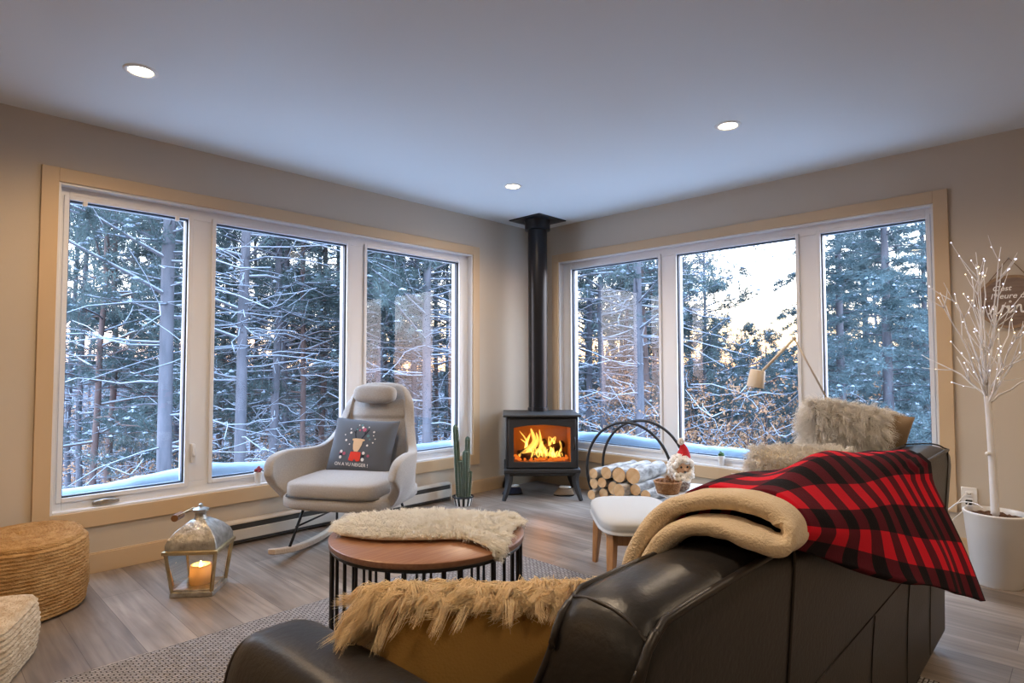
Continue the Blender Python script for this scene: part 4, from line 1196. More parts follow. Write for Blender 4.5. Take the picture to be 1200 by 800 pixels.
# sill pots on the window ledges
def sill_pot(loc, label, m, kind):
    t = thing('sill_pot', label, 'plant pot', loc)
    MB().lathe([(0.017, 0), (0.019, 0.002), (0.025, 0.070), (0.027, 0.073), (0.024, 0.076), (0.020, 0.068), (0.001, 0.066)], 24).build('pot', M['white_gloss'], t, smooth=True)
    mb = MB()
    for i in range(26):
        a = rng.uniform(0, 2 * PI); r = rng.uniform(0, 0.022); z = 0.078 + rng.uniform(0, 0.030) * (1 - r / 0.04)
        mb.sphere((r * math.cos(a), r * math.sin(a), z), rng.uniform(0.006, 0.011), 7, 5, scale=(1, 1, 0.8), wob=.15)
    mb.build(kind, m, t, smooth='all')
    mb = MB()
    for i in range(10):
        a = 2 * PI * i / 10; p = np.array([0.012 * math.cos(a), 0.012 * math.sin(a), 0.070]); q = p + np.array([0.018 * math.cos(a), 0.018 * math.sin(a), 0.014]); s_ = np.array([-math.sin(a), math.cos(a), 0]) * 0.006
        mb.add([p, (p + q) / 2 + s_, q, (p + q) / 2 - s_], [(0, 1, 2, 3)])
    mb.build('leaves', M['leaf'], t)
sill_pot((-2.693, 0.024, ZB + 0.012), 'tiny white pot of dark red flowers on the left window sill', M['flower'], 'flowers')
sill_pot((0.024, -1.866, ZB + 0.012), 'tiny pale pot with a green succulent on the right window sill', M['leaf'], 'succulent')
# ------------------------------------------------------------------ sofa (long axis along x, facing the left window)
SX0, SX1 = -3.71, -1.42
sf = thing('leather_sofa', 'dark brown leather sofa seen from behind in the foreground', 'sofa', (-2.665, -3.05, 0))
OFF = Vector((-2.665, -3.05, 0))
def sl_(p): return (p[0] - OFF.x, p[1] - OFF.y, p[2] - OFF.z)
# back: extruded cross-section with a rounded, slightly domed end
cs = [(-3.455, 0.07), (-3.46, 0.30), (-3.478, 0.55), (-3.492, 0.74), (-3.490, 0.775), (-3.470, 0.795), (-3.43, 0.803), (-3.38, 0.800), (-3.352, 0.788), (-3.336, 0.76), (-3.318, 0.70), (-3.295, 0.64), (-3.245, 0.52), (-3.215, 0.42), (-3.205, 0.30), (-3.205, 0.07)]
def end_drop(x, z):
    d = min(x - SX0, SX1 - x); R_ = 0.085
    if d >= R_: return z
    d = max(d, 0.0); drop = R_ - math.sqrt(R_ * R_ - (R_ - d) ** 2)
    w = min(1.0, max(0.0, (z - 0.55) / 0.24))
    return z - drop * w * w
b = MB(); xs = [SX0, SX0 + 0.004, SX0 + 0.014, SX0 + 0.028, SX0 + 0.045, SX0 + 0.065] + list(np.linspace(SX0 + 0.10, SX1 - 0.10, 23)) + [SX1 - 0.065, SX1 - 0.045, SX1 - 0.028, SX1 - 0.014, SX1 - 0.004, SX1]
cm = np.mean(cs, 0)
V = []
for i, x in enumerate(xs):
    e = min(i, len(xs) - 1 - i); k = [0.030, 0.014, 0.004, 0.0][min(e, 3)]
    sag = 0.004 * math.sin(x * 5.0)
    for y, z in cs:
        dy, dz = (cm[0] - y), (cm[1] - z)
        n = math.hypot(dy, dz)
        top = 1.0 if z > 0.72 else 0.0
        V.append(sl_((x, y + dy / n * k, end_drop(x, z) + dz / n * k + sag * top)))
kk = len(cs); Fs = []
for i in range(len(xs) - 1):
    for j in range(kk):
        j2 = (j + 1) % kk; Fs.append((i * kk + j, (i + 1) * kk + j, (i + 1) * kk + j2, i * kk + j2))
Fs.append(tuple(range(kk))); Fs.append(tuple((len(xs) - 1) * kk + j for j in range(kk - 1, -1, -1)))
b.add(V, Fs)
bo = b.build('backrest', M['leather'], sf, smooth='all')
def pipe(name, pts, r=0.0055, parent=None):
    pts = [(p[0], p[1], end_drop(p[0], p[2])) for p in pts]
    MB().tube([sl_(p) for p in pts], r, 8).build(name, M['leather_piping'], parent or sf, smooth='all')
e0 = SX0 - 0.001
outer_end = [(e0 + 0.012, -3.486, 0.775), (e0 + 0.005, -3.474, 0.72), (e0 + 0.004, -3.464, 0.5), (e0 + 0.004, -3.450, 0.2), (e0 + 0.004, -3.445, 0.08)]
pipe('piping', catmull([(SX1 - 0.075, -3.489, 0.785), (-2.6, -3.489, 0.787), (SX0 + 0.09, -3.489, 0.786), (SX0 + 0.045, -3.489, 0.785), (SX0 + 0.022, -3.488, 0.782), outer_end[0]], np.linspace(0, 1, 40)), 0.0065, bo)
pipe('piping', catmull(outer_end, np.linspace(0, 1, 14)), 0.0065, bo)
pipe('piping', catmull([(SX1 - 0.075, -3.349, 0.790), (-2.6, -3.349, 0.792), (SX0 + 0.09, -3.349, 0.790), (SX0 + 0.045, -3.350, 0.788), (SX0 + 0.018, -3.350, 0.778), (SX0 + 0.006, -3.338, 0.735), (SX0 + 0.004, -3.312, 0.66), (SX0 + 0.004, -3.27, 0.54), (SX0 + 0.004, -3.24, 0.40)], np.linspace(0, 1, 60)), 0.0055, bo)
pipe('seam', catmull([(SX0 + 0.050, -3.352, 0.791), (SX0 + 0.042, -3.40, 0.803), (SX0 + 0.036, -3.45, 0.800), (SX0 + 0.030, -3.487, 0.783)], np.linspace(0, 1, 10)), 0.0030, bo)
pipe('seam', catmull([(-3.19, -3.488, 0.792), (-3.185, -3.493, 0.75), (-3.185, -3.480, 0.56), (-3.185, -3.463, 0.32), (-3.185, -3.456, 0.08)], np.linspace(0, 1, 20)), 0.0035, bo)
pipe('seam', [(-3.185, -3.4720, 0.462), (SX1 + 0.01, -3.4720, 0.462)], 0.0016, bo)
for xx in (-2.55, -2.12, -1.75):
    pipe('seam', catmull([(xx, -3.4735, 0.46), (xx, -3.463, 0.32), (xx, -3.4555, 0.08)], np.linspace(0, 1, 10)), 0.0014, bo)
pipe('seam', catmull([(SX1 - 0.10, -3.352, 0.795), (SX1 - 0.10, -3.43, 0.806), (SX1 - 0.10, -3.478, 0.795), (SX1 - 0.10, -3.492, 0.75), (SX1 - 0.10, -3.470, 0.45)], np.linspace(0, 1, 24)), 0.0030, bo)
# seat, arms, base and feet
def arm(xa, xb):
    prof = []
    W = (xb - xa) / 2; xc = (xa + xb) / 2
    def fn(u, v):
        # u round the section (bottom open), v along y
        a = PI * u
        px = -W * math.copysign(abs(math.cos(a)) ** 0.55, math.cos(a)); pz = 0.07 + 0.51 * min(1.0, abs(math.sin(a)) ** 0.38)
        y = -3.40 + 0.80 * v
        return sl_((xc + px, y, pz))
    def fn2(u, v):
        a = PI * u
        px = -W * math.copysign(abs(math.cos(a)) ** 0.5, math.cos(a)); pz = 0.54 * abs(math.sin(a)) ** 0.34
        t = [0, .25, .5, .75, .90, .96, .99, 1.0]
        sc = [1, 1, 1, 1, 1, .97, .91, 0.82]
        i = int(round(v * 7)); y = -3.42 + 0.77 * t[i]; s = sc[i]
        return sl_((xc + px * s, y, 0.07 + pz * (s * 0.5 + 0.5) - 0.018 * t[i] ** 2))
    mb = MB().grid(fn2, 28, 7)
    n = 29; mb.f.append(tuple(7 * n + j for j in range(n))); mb.m.append(0)
    o = mb.build('arm', M['leather'], sf, smooth='all')
    P = [fn2(j / 28, 6 / 7) for j in range(29)]
    MB().tube(P, 0.005, 6).build('piping', M['leather_piping'], o, smooth='all')
    return o
arm(-3.905, -3.680); arm(-1.64, -1.405)
for x0, x1 in ((-3.685, -2.68), (-2.67, -1.67)):
    rbox(MB(), sl_(((x0 + x1) / 2, -2.975, 0.330)), (x1 - x0, 0.56, 0.16), 7, 44, 18, bulge=0.12).build('seat_cushion', M['leather'], sf, smooth='all')
b = MB(); b.box(sl_((-2.67, -2.99, 0.175)), (2.06, 0.56, 0.19)); b.build('seat_base', M['leather'], sf, bevel=0.02)
for x in (-3.85, -1.50):
    for y in (-3.40, -2.70):
        b = MB(); b.lathe([(0.022, 0), (0.030, 0.075)], 16, c=sl_((x, y, 0))); b.build('foot', M['black_metal'], sf, smooth=True)

# ------------------------------------------------------------------ plaid throw
KL = np.array([(-3.385, -3.275, .66), (-3.38, -3.298, .76), (-3.34, -3.335, .860), (-3.315, -3.40, .896), (-3.29, -3.47, .898), (-3.285, -3.528, .880), (-3.295, -3.552, .845), (-3.32, -3.538, .815)])
KR = np.array([(-2.23, -3.262, .66), (-2.20, -3.300, .745), (-2.13, -3.335, .823), (-2.05, -3.40, .830), (-1.97, -3.472, .820), (-1.90, -3.523, .67), (-1.815, -3.578, .48), (-1.71, -3.612, .30)])
th_ = thing('throw_blanket', 'red and black buffalo check throw with a fleece lining draped over the sofa back', 'blanket', (-2.7, -3.4, 0.80))
TO = Vector((-2.7, -3.4, 0.80))
NU, NV = 90, 56
Lc = catmull(KL, np.linspace(0, 1, NV + 1)); Rc = catmull(KR, np.linspace(0, 1, NV + 1))
V = []; UV = []
for j in range(NV + 1):
    v = j / NV
    for i in range(NU + 1):
        u = i / NU
        p = Lc[j] * (1 - u) + Rc[j] * u
        top = math.exp(-((v - 0.45) / 0.22) ** 2)
        outer = max(0.0, (v - 0.5) / 0.5)
        p = p.copy()
        mid = math.sin(PI * min(1, u * 1.05)) 
        p[2] += 0.030 * top * mid * (1 - 0.6 * u)
        # folds running from the rolled end across the back
        env = math.exp(-((u - 0.30) / 0.30) ** 2)
        w1 = math.sin(2 * PI * (v * 3.4 + u * 1.4)); 
        p[2] += 0.011 * env * w1 * (0.4 + top)
        p[1] += -0.012 * env * outer * math.sin(2 * PI * (v * 2.6 + u * 1.1) + .8) - 0.018 * outer * math.sin(PI * u) * 1.0
        p[1] += -0.009 * outer * math.sin(2 * PI * u * 3.3 + 1.0) * u
        # never inside the sofa back
        if p[2] < 0.80 and p[1] > -3.51 and v > 0.5: p[1] = min(p[1], -3.505 - 0.003)
        if v <= 0.62 and p[1] > -3.50 and p[1] < -3.34: p[2] = max(p[2], 0.822)
        V.append(tuple(Vector(p) - TO)); 
dv = np.linalg.norm(np.diff(np.array(V).reshape(NV + 1, NU + 1, 3), axis=0), axis=2).mean(1); cv = np.concatenate([[0], np.cumsum(dv)])
mb = MB(); Fs = []
for j in range(NV):
    for i in range(NU):
        a = j * (NU + 1) + i; Fs.append((a, a + 1, a + NU + 2, a + NU + 1))
mb.add(V, Fs)
to = mb.build('plaid_side', [M['plaid'], M['sherpa']], th_, smooth='all')
uvl = to.data.uv_layers.new(name='UVMap')
uvs = np.array([(1.62 * (vi % (NU + 1)) / NU + 0.02, cv[vi // (NU + 1)] * 1.0 + 0.03) for vi in [l.vertex_index for l in to.data.loops]], np.float32)
uvl.data.foreach_set('uv', uvs.ravel())
s = to.modifiers.new('thickness', 'SOLIDIFY'); s.thickness = 0.016; s.offset = 1.0; s.material_offset = 0
# the fleece lining shows as a double-folded edge at the near end
def roll(name, pts, r, flat, jit=0.0):
    P = catmull(pts, np.linspace(0, 1, 60)); n = 18
    mb = MB(); pts_ = np.array([tuple(Vector(p) - TO) for p in P])
    # frame: long axis of the section stays along x
    T = np.gradient(pts_, axis=0); T /= np.linalg.norm(T, axis=1)[:, None]
    X = np.array([1.0, 0, 0])
    V = []
    for i in range(60):
        W = X - T[i] * (T[i] @ X); W /= np.linalg.norm(W); N = np.cross(T[i], W)
        for j in range(n):
            a = 2 * PI * j / n
            ca = math.copysign(abs(math.cos(a)) ** 0.7, math.cos(a)); sa = math.copysign(abs(math.sin(a)) ** 0.7, math.sin(a))
            V.append(pts_[i] + W * ca * flat + N * sa * r + rng.normal(0, jit, 3))
    Fs = []
    for i in range(59):
        for j in range(n):
            j2 = (j + 1) % n; Fs.append((i * n + j, i * n + j2, (i + 1) * n + j2, (i + 1) * n + j))
    Fs += [tuple(range(n)), tuple(59 * n + j for j in range(n - 1, -1, -1))]
    mb.add(V, Fs); o = mb.build(name, M['sherpa'], th_, smooth='all')
    o.modifiers.new('s', 'SUBSURF').render_levels = 1
    return o
roll('fleece_fold', [(-3.41, -3.285, .67), (-3.405, -3.300, .77), (-3.37, -3.335, .846), (-3.345, -3.39, .876), (-3.32, -3.46, .882), (-3.312, -3.515, .870), (-3.318, -3.538, .846), (-3.338, -3.528, .826), (-3.36, -3.49, .834), (-3.36, -3.44, .842), (-3.375, -3.385, .834), (-3.395, -3.345, .80), (-3.41, -3.325, .74)], 0.0165, 0.040, 0.0012)

# ------------------------------------------------------------------ cushions on the sofa
def pillow(mb, w, h, t, n=26, p=2.6):
    for sgn in (-1, 1):
        def fn(u, v):
            x, y = 2 * u - 1, 2 * v - 1
            q = max(0.0, 1 - abs(x) ** p) * max(0.0, 1 - abs(y) ** p)
            px = w / 2 * x * (1 - 0.05 * (1 - y * y)); pz = h / 2 * y * (1 - 0.05 * (1 - x * x))
            return (px, -sgn * t / 2 * q ** 0.42, pz)
        mb.grid(fn, n, n)
        if sgn > 0:   # flip winding for the other half
            pass
    return mb
mp = thing('lumbar_cushion', 'mustard cushion with long golden shaggy fur, in the near corner of the sofa', 'cushion', (-3.475, -3.045, 0.54), 0)
mp.rotation_euler = (math.radians(-20), math.radians(5), -0.51)
po = fixnormals(pillow(MB(), 0.56, 0.26, 0.16).build('cover', M['mustard'], mp, smooth='all'))
fur('fur', po, mp, M['gold_fur'], 17000, 0.105, 0.0010, lambda P, N: np.stack([-0.85 + 0 * P[:, 0] - 0.8 * np.maximum(0, -P[:, 0] - 0.15) * 3, -0.62 + 0 * P[:, 0], 0.10 - 0.2 * (P[:, 2] > 0.1)], 1), droop=0.65, clump=0.6, nclump=420, seed=5, curl=0.10, segs=6,
    keep=lambda c, n: ((n[:, 1] > 0.10) | (c[:, 2] > 0.088) | (c[:, 0] < -0.262)).astype(float) * np.where(n[:, 1] > 0.3, np.where(c[:, 2] > 0.0, 1.0, 0.2), 1.3))
wp = thing('fur_cushion', 'large white shaggy fur cushion with a tan back on the far end of the sofa', 'cushion', (-1.50, -3.165, 0.775), 0)
wp.rotation_euler = (math.radians(22), math.radians(8), math.radians(-70))
po = fixnormals(pillow(MB(), 0.38, 0.34, 0.17).build('cover', M['tan_suede'], wp, smooth='all'))
fur('fur', po, wp, M['white_fur'], 15000, 0.085, 0.0012, lambda P, N: np.stack([P[:, 0] * 1.0 + 0.35, -0.15 + 0 * P[:, 0], P[:, 2] * 2.0 - 0.25], 1), droop=0.5, clump=0.45, nclump=800, seed=8, curl=0.12,
    keep=lambda c, n: ((n[:, 1] < 0.25) & (c[:, 0] < 0.085)).astype(float))
wp2 = thing('fur_cushion', 'smaller cream fur cushion low in front of the large white fur cushion', 'cushion', (-1.87, -3.05, 0.63), 0)
wp2.rotation_euler = (math.radians(18), 0, math.radians(-52))
po = fixnormals(pillow(MB(), 0.36, 0.34, 0.15).build('cover', M['cream_hide'], wp2, smooth='all'))
fur('fur', po, wp2, M['white_fur'], 12000, 0.054, 0.0013, lambda P, N: np.stack([P[:, 0] * 1.2, -0.1 + 0 * P[:, 0], P[:, 2] * 1.8 + 0.3], 1), droop=0.5, clump=0.36, nclump=800, seed=9, curl=0.12)
tc_ = thing('knit_cushion', 'small grey knitted cushion with a pale tassel, half hidden behind the plaid throw', 'cushion', (-2.16, -3.06, 0.575), 0)
tc_.rotation_euler = (math.radians(-14), math.radians(10), math.radians(-8))
kn = mat('charcoal_knit', (0.10, 0.095, 0.11), 0.95, bump=(150, 0.9), vary=(40, (0.40, 0.36, 0.36)))
fixnormals(pillow(MB(), 0.34, 0.26, 0.12).build('cover', kn, tc_, smooth='all'))
b = MB()
for i in range(22):
    d = np.array([-0.7 + rng.normal(0, .25), rng.normal(0, .3), 0.3 + rng.normal(0, .25)]); b.tube([(-0.163, 0, 0.123), np.array([-0.163, 0, 0.123]) + d * 0.022, np.array([-0.163, 0, 0.123]) + d * 0.04 - np.array([0, 0, 0.012])], 0.0022, 4)
b.build('tassel', M['doll_white'], tc_, smooth='all')

# ------------------------------------------------------------------ swing-arm floor lamp behind the sofa
LPX = (-0.744, -2.868)
def cam_pt(px, py, d):   # helper used once to note the joints of the lamp
    return None
lp = thing('floor_lamp', 'cream swing-arm floor lamp with a small drum head, before the right window', 'lamp', (*LPX, 0))
M['lamp_paint'] = mat('cream_lamp_enamel', (0.66, 0.58, 0.48), 0.4)
J0 = np.array([-0.020, 0.020, 0.925]); J1 = np.array([-0.141, 0.147, 1.263]); HD = np.array([-0.268, 0.273, 1.085])
MB().lathe([(0.13, 0), (0.13, 0.012), (0.12, 0.018), (0.012, 0.022), (0.012, 0.05)], 40).build('base', M['lamp_paint'], lp, smooth=True)
MB().tube([(0, 0, 0.02), (0, 0, 0.84), J0], 0.008, 10).build('pole', M['lamp_paint'], lp, smooth='all')
MB().sphere(J0, 0.018, 14, 10, scale=(1, 1, .8)).build('joint', M['lamp_paint'], lp, smooth='all')
MB().tube([J0, J1], 0.0055, 8).build('lower_arm', M['lamp_paint'], lp, smooth='all')
MB().sphere(J1, 0.013, 12, 8).build('joint', M['lamp_paint'], lp, smooth='all')
MB().tube([J1, HD], 0.0085, 8).build('upper_arm', M['lamp_paint'], lp, smooth='all')
ho = MB().lathe([(0.044, -0.048), (0.046, -0.046), (0.040, 0.046), (0.036, 0.050), (0.001, 0.052)], 28, caps=(False, True)).build('lamp_shade', M['lamp_paint'], lp, smooth=True, loc=tuple(HD + np.array([-0.026, 0.026, -0.046])), rot=(0.14, 0.10, 0))
s = ho.modifiers.new('thickness', 'SOLIDIFY'); s.thickness = 0.003
MB().sphere((0, 0, 0), 0.022, 12, 8).build('bulb', M['white_gloss'], ho, smooth='all', loc=(0, 0, -0.01))

# ------------------------------------------------------------------ LED birch tree in a white pot
PX, PY = -0.414, -3.526
pp = thing('planter', 'tall white round planter holding the lighted birch tree', 'planter', (PX, PY, 0))
MB().lathe([(0.098, 0.0), (0.102, 0.004), (0.133, 0.350), (0.137, 0.354), (0.137, 0.362), (0.127, 0.364), (0.122, 0.345), (0.121, 0.32)], 56, caps=(True, False)).build('pot', M['white_gloss'], pp, smooth=True)
b = MB()
def soilf(u, v):
    a = 2 * PI * u; r = 0.122 * v
    return (r * math.cos(a), r * math.sin(a), 0.332 + 0.014 * math.sin(a * 3 + v * 5) * (1 - v) + rng.uniform(0, 0.012))
b.grid(soilf, 40, 8, cu=True); b.build('soil', M['soil'], pp, smooth='all')
lt = thing('led_birch_tree', 'white artificial birch tree with tiny lights, beside the right window', 'light-up tree', (PX, PY, 0.335))
b = MB(); tr = catmull([(0, 0, 0.0), (-0.004, 0.004, 0.25), (-0.012, 0.010, 0.5), (-0.018, 0.016, 0.62)], np.linspace(0, 1, 16)); b.tube(tr, np.linspace(0.019, 0.013, 16), 12)
b.build('trunk', M['white_bark'], lt, smooth='all')
b = MB(); b.sphere((-0.030, 0.020, 0.325), 0.011, 10, 8); b.build('switch', M['white_plastic'], lt, smooth='all')
leds = []
R2 = np.array([0.6967, -0.7174, 0]); F2 = np.array([0.7174, 0.6967, 0])
def tube_rand(mb, P, r0, r1, n=5): mb.tube(P, np.linspace(r0, r1, len(P)), n)
rt = np.random.default_rng(21)
stems = []
for i in range(15):
    a = 2 * PI * i / 15 * 2.4 + rt.uniform(-.2, .2)
    spread = [0.10, 0.30, 0.36, 0.22, 0.05][i % 5]
    hgt = [0.80, 0.46, 0.26, 0.58, 0.72][i % 5] + rt.uniform(-.05, .05)
    dirh = R2 * math.cos(a) * 1.05 + F2 * math.sin(a) * 0.8
    z0 = 0.50 + 0.12 * rt.random()
    st0 = np.array([-0.016, 0.014, z0])
    end = st0 + dirh * spread + np.array([0, 0, hgt])
    mid = st0 + dirh * spread * 0.38 + np.array([0, 0, hgt * 0.48])
    stems.append((st0, mid, end))
for i, (p0, p1, p2) in enumerate(stems):
    P = catmull([p0, p1, p2], np.linspace(0, 1, 9)); P[1:-1] += rt.normal(0, 0.004, P[1:-1].shape)
    b = MB(); tube_rand(b, P, 0.0062, 0.0018)
    for j in range(5):
        k = rt.integers(2, 8); q = P[k]
        d = (P[k] - P[k - 1]); d /= np.linalg.norm(d)
        side = rt.normal(0, 1, 3); side -= d * (side @ d); side /= np.linalg.norm(side)
        L = rt.uniform(0.10, 0.24)
        e = q + (d * 0.85 + side * 0.5) * L; m_ = q + (d * 0.45 + side * 0.30) * L
        if PX + e[0] > -0.03: continue
        tube_rand(b, catmull([q, m_, e], np.linspace(0, 1, 5)), 0.003, 0.0012, 4)
        leds.append(e); leds.append(m_ + rt.normal(0, 0.003, 3))
    leds.append(p2)
    for k in (3, 5, 7): leds.append(P[k] + rt.normal(0, 0.004, 3))
    b.build('branch', M['white_bark'], lt, smooth='all')
ledm = {}
rt.shuffle(leds)
for i, p in enumerate(leds[:98]):
    wrm = i % 3 == 0
    if wrm not in ledm:
        o = MB().sphere((0, 0, 0), 0.0024, 8, 6).build('led_light', M['led_warm' if wrm else 'led'], lt, smooth='all'); ledm[wrm] = o.data
    else:
        o = bpy.data.objects.new('led_light', ledm[wrm]); COL.objects.link(o); o.parent = lt
    o.location = p

# outlet, plug and cord
ot = thing('wall_outlet', 'white electrical outlet low on the right wall behind the planter', 'outlet', (0, -3.372, 0.345))
b = MB(); b.box((-0.004, 0, 0), (0.008, 0.076, 0.120)); b.build('cover_plate', M['white_plastic'], ot, bevel=0.003)
for z in (-0.021, 0.021):
    b = MB(); b.box((-0.009, 0, z), (0.004, 0.034, 0.030)); o = b.build('socket', M['white_plastic'], ot, bevel=0.003)
    b = MB()
    for s in (-1, 1): b.box((-0.0113, s * 0.007, z + 0.003), (0.001, 0.0022, 0.008))
    b.build('slots', M['black_bead'], o)
cdn = thing('power_cord', 'white power cord with a black plug running from the outlet to the planter', 'cord', (-0.01, -3.372, 0.0))
co_ = Vector((-0.01, -3.372, 0.0))
b = MB(); b.box((-0.016, 0.0, 0.324), (0.032, 0.030, 0.026)); b.build('plug', M['black_bead'], cdn, bevel=0.004)
P = catmull([(-0.012, -3.372, 0.366), (-0.05, -3.36, 0.372), (-0.10, -3.33, 0.33), (-0.16, -3.29, 0.29), (-0.22, -3.30, 0.30), (-0.27, -3.36, 0.36), (-0.31, -3.43, 0.374), (-0.345, -3.47, 0.36)], np.linspace(0, 1, 50)) - np.array(co_)
MB().tube(P, 0.003, 6).build('cable', M['white_plastic'], cdn, smooth='all')
P = catmull([(-0.040, -3.372, 0.320), (-0.09, -3.35, 0.28), (-0.13, -3.30, 0.22), (-0.16, -3.24, 0.12), (-0.17, -3.18, 0.006), (-0.17, -3.0, 0.004)], np.linspace(0, 1, 30)) - np.array(co_)
MB().tube(P, 0.003, 6).build('cable', M['white_plastic'], cdn, smooth='all')

# wood slice sign
sg = thing('wood_slice_sign', 'round wood slice sign lettered in white, hung by twine on the right wall', 'sign', (0, -3.585, 1.47))
# local: +y is screen-left, so text runs along -y
M['bark_rim'] = mat('bark_rim', (0.30, 0.20, 0.12), 0.9, bump=(40, 0.8)); M['slice_light'] = mat('slice_stain', (0.15, 0.10, 0.075), 0.7, vary=(14, (0.24, 0.17, 0.13), (1, 0.6, 4)))
def ring_slice(r0, x0, x1, n=64):
    V = []
    for x in (x0, x1):
        for j in range(n):
            a = 2 * PI * j / n; r = r0 * (1 + 0.014 * math.sin(3 * a + 1) + 0.010 * math.sin(7 * a))
            V.append((x, r * math.cos(a), r * math.sin(a) * 1.0))
    Fs = [(i, (i + 1) % n, n + (i + 1) % n, n + i) for i in range(n)] + [tuple(range(n)), tuple(range(2 * n - 1, n - 1, -1))]
    return MB().add(V, Fs)
ring_slice(0.146, -0.022, -0.004).build('bark_edge', M['bark_rim'], sg, bevel=0.004)
ring_slice(0.134, -0.0235, -0.0215).build('face', M['slice_light'], sg)
def sign_text(s, size, yc, zc, shear=0.25, name='small_lettering'):
    V, Fs = text_mesh(s, size, shear)
    mb = MB(); mb.add([(-0.0245, yc - v[0], zc + v[1]) for v in V], Fs); return mb.build(name, M['lettering'], sg)
sign_text("C'est", 0.040, 0.035, 0.062); sign_text("l'heure du", 0.042, 0.0, 0.018)
def stroke(b, pts, r): b.tube([(-0.026, -(x), z) for x, z in catmull(pts, np.linspace(0, 1, 26))], r, 6)
b = MB(); sz = -0.062
stroke(b, [(-0.098, sz - 0.004), (-0.085, sz + 0.002), (-0.074, sz + 0.036), (-0.066, sz + 0.038), (-0.060, sz + 0.004), (-0.050, sz - 0.002), (-0.034, sz + 0.022), (-0.030, sz + 0.042), (-0.024, sz + 0.034), (-0.010, sz + 0.034)], 0.0052)
stroke(b, [(-0.012, sz + 0.022), (-0.004, sz + 0.038), (-0.006, sz + 0.006), (0.002, sz), (0.016, sz + 0.018)], 0.0052)
stroke(b, [(0.018, sz - 0.002), (0.024, sz + 0.038), (0.022, sz + 0.010), (0.034, sz + 0.036), (0.046, sz + 0.036), (0.048, sz + 0.006), (0.058, sz), (0.080, sz + 0.026)], 0.0052)
b.sphere((-0.026, -0.002, sz + 0.060), 0.0065, 10, 6)
b.build('script_lettering', M['lettering'], sg, smooth='all')
b = MB(); b.tube([(-0.010, 0.105, 0.098), (-0.006, 0.0, 0.246), (-0.010, -0.105, 0.098)], 0.0026, 6); b.build('twine', M['twine'], sg, smooth='all')
b = MB(); b.tube([(0.0, 0, 0.243), (-0.014, 0, 0.246)], 0.003, 8); b.build('nail', M['chrome'], sg)
# ------------------------------------------------------------------ outside: snowy slope, forest, sky
def ground_z(x, y):
    d = max(0.0, max(x, y))
    dd = math.hypot(max(x, 0), max(y, 0))
    return -1.25 - 0.33 * dd if dd < 55 else -19.4 - 0.05 * (dd - 55)
M['snow_ground'] = mat('snowy_forest_floor', (0.70, 0.74, 0.80), 0.9, vary=(0.9, (0.30, 0.27, 0.27)), bump=(3, 0.6))
def gfn(u, v):
    a = -0.6 + (PI / 2 + 1.2) * u; r = 0.3 + 120 * v ** 2
    x, y = r * math.cos(a), r * math.sin(a)
    return (x, y, ground_z(x, y) + 0.25 * math.sin(x * 0.7 + 1) * math.sin(y * 0.6) * min(1, v * 6))
def gfn2(u, v):
    # two wings so that the ground also runs along both outer walls
    x = -30 + 150 * u; y = -30 + 150 * v
    return (x, y, 0)
mb = MB(); n = 70
gx = np.concatenate([np.linspace(-14, 20, 36), np.linspace(23, 140, 26)]); 
V = []; idx = {}
for i, x in enumerate(gx):
    for j, y in enumerate(gx):
        V.append((x, y, ground_z(x, y) + 0.22 * math.sin(x * 0.7 + 1) * math.sin(y * 0.6)))
Fs = []
m_ = len(gx)
for i in range(m_ - 1):
    for j in range(m_ - 1):
        if gx[i + 1] <= 0.3 and gx[j + 1] <= 0.3: continue
        Fs.append((i * m_ + j, (i + 1) * m_ + j, (i + 1) * m_ + j + 1, i * m_ + j + 1))
mb.add(V, Fs)
o = mb.build('ground', M['snow_ground'], None, smooth='all'); tag(o, 'snowy slope falling away beneath the forest outside', 'ground', kind='structure')
# wooded hills on the far side of the valley
M['hills'] = mat('far_wooded_hills', (0.035, 0.045, 0.065), 0.95, vary=(0.12, (0.10, 0.095, 0.11), (1, 1, 1.5)))
def hfn(u, v):
    a = -0.5 + (PI / 2 + 1.0) * u
    top = 1.5 + 5.0 * math.sin(a * 4 + 1) * 0.5 + 2.5 * math.sin(a * 11) + 0.8 * math.sin(a * 57)
    r = 190 + 60 * v
    return (r * math.cos(a) - 4, r * math.sin(a) - 4, -45 + (45 + top) * v ** 0.8)
o = MB().grid(hfn, 160, 10).build('distant_hills', M['hills'], None, smooth='all'); tag(o, 'dark wooded hills across the valley, far beyond the trees', 'hills', kind='structure')

M['pine_bark'] = mat('pine_bark', (0.055, 0.060, 0.074), 0.95, vary=(3, (0.105, 0.108, 0.13), (3, 3, 0.6)), bump=(12, 0.8))
M['pine_bark2'] = mat('reddish_bark', (0.068, 0.046, 0.043), 0.95, vary=(3, (0.115, 0.080, 0.075), (3, 3, 0.6)), bump=(12, 0.8))
def leaf_mat(name, c1, c2, scale):
    m = mat(name, c1, 0.8, vary=(scale, c2)); nt = m.node_tree
    b = nt.nodes['Principled BSDF']; out = nt.nodes['Material Output']
    tl = nt.nodes.new('ShaderNodeBsdfTranslucent'); mx = nt.nodes.new('ShaderNodeMixShader'); mx.inputs[0].default_value = 0.3
    src = b.inputs['Base Color'].links[0].from_socket
    nt.links.new(src, tl.inputs['Color']); nt.links.new(b.outputs[0], mx.inputs[1]); nt.links.new(tl.outputs[0], mx.inputs[2]); nt.links.new(mx.outputs[0], out.inputs['Surface'])
    return m
M['needles'] = leaf_mat('pine_needles', (0.040, 0.068, 0.070), (0.085, 0.125, 0.125), 1.2)
M['spruce'] = leaf_mat('spruce_needles', (0.055, 0.095, 0.105), (0.11, 0.165, 0.18), 1.5)
M['beech'] = leaf_mat('dry_beech_leaves', (0.34, 0.17, 0.085), (0.50, 0.30, 0.17), 2.0)
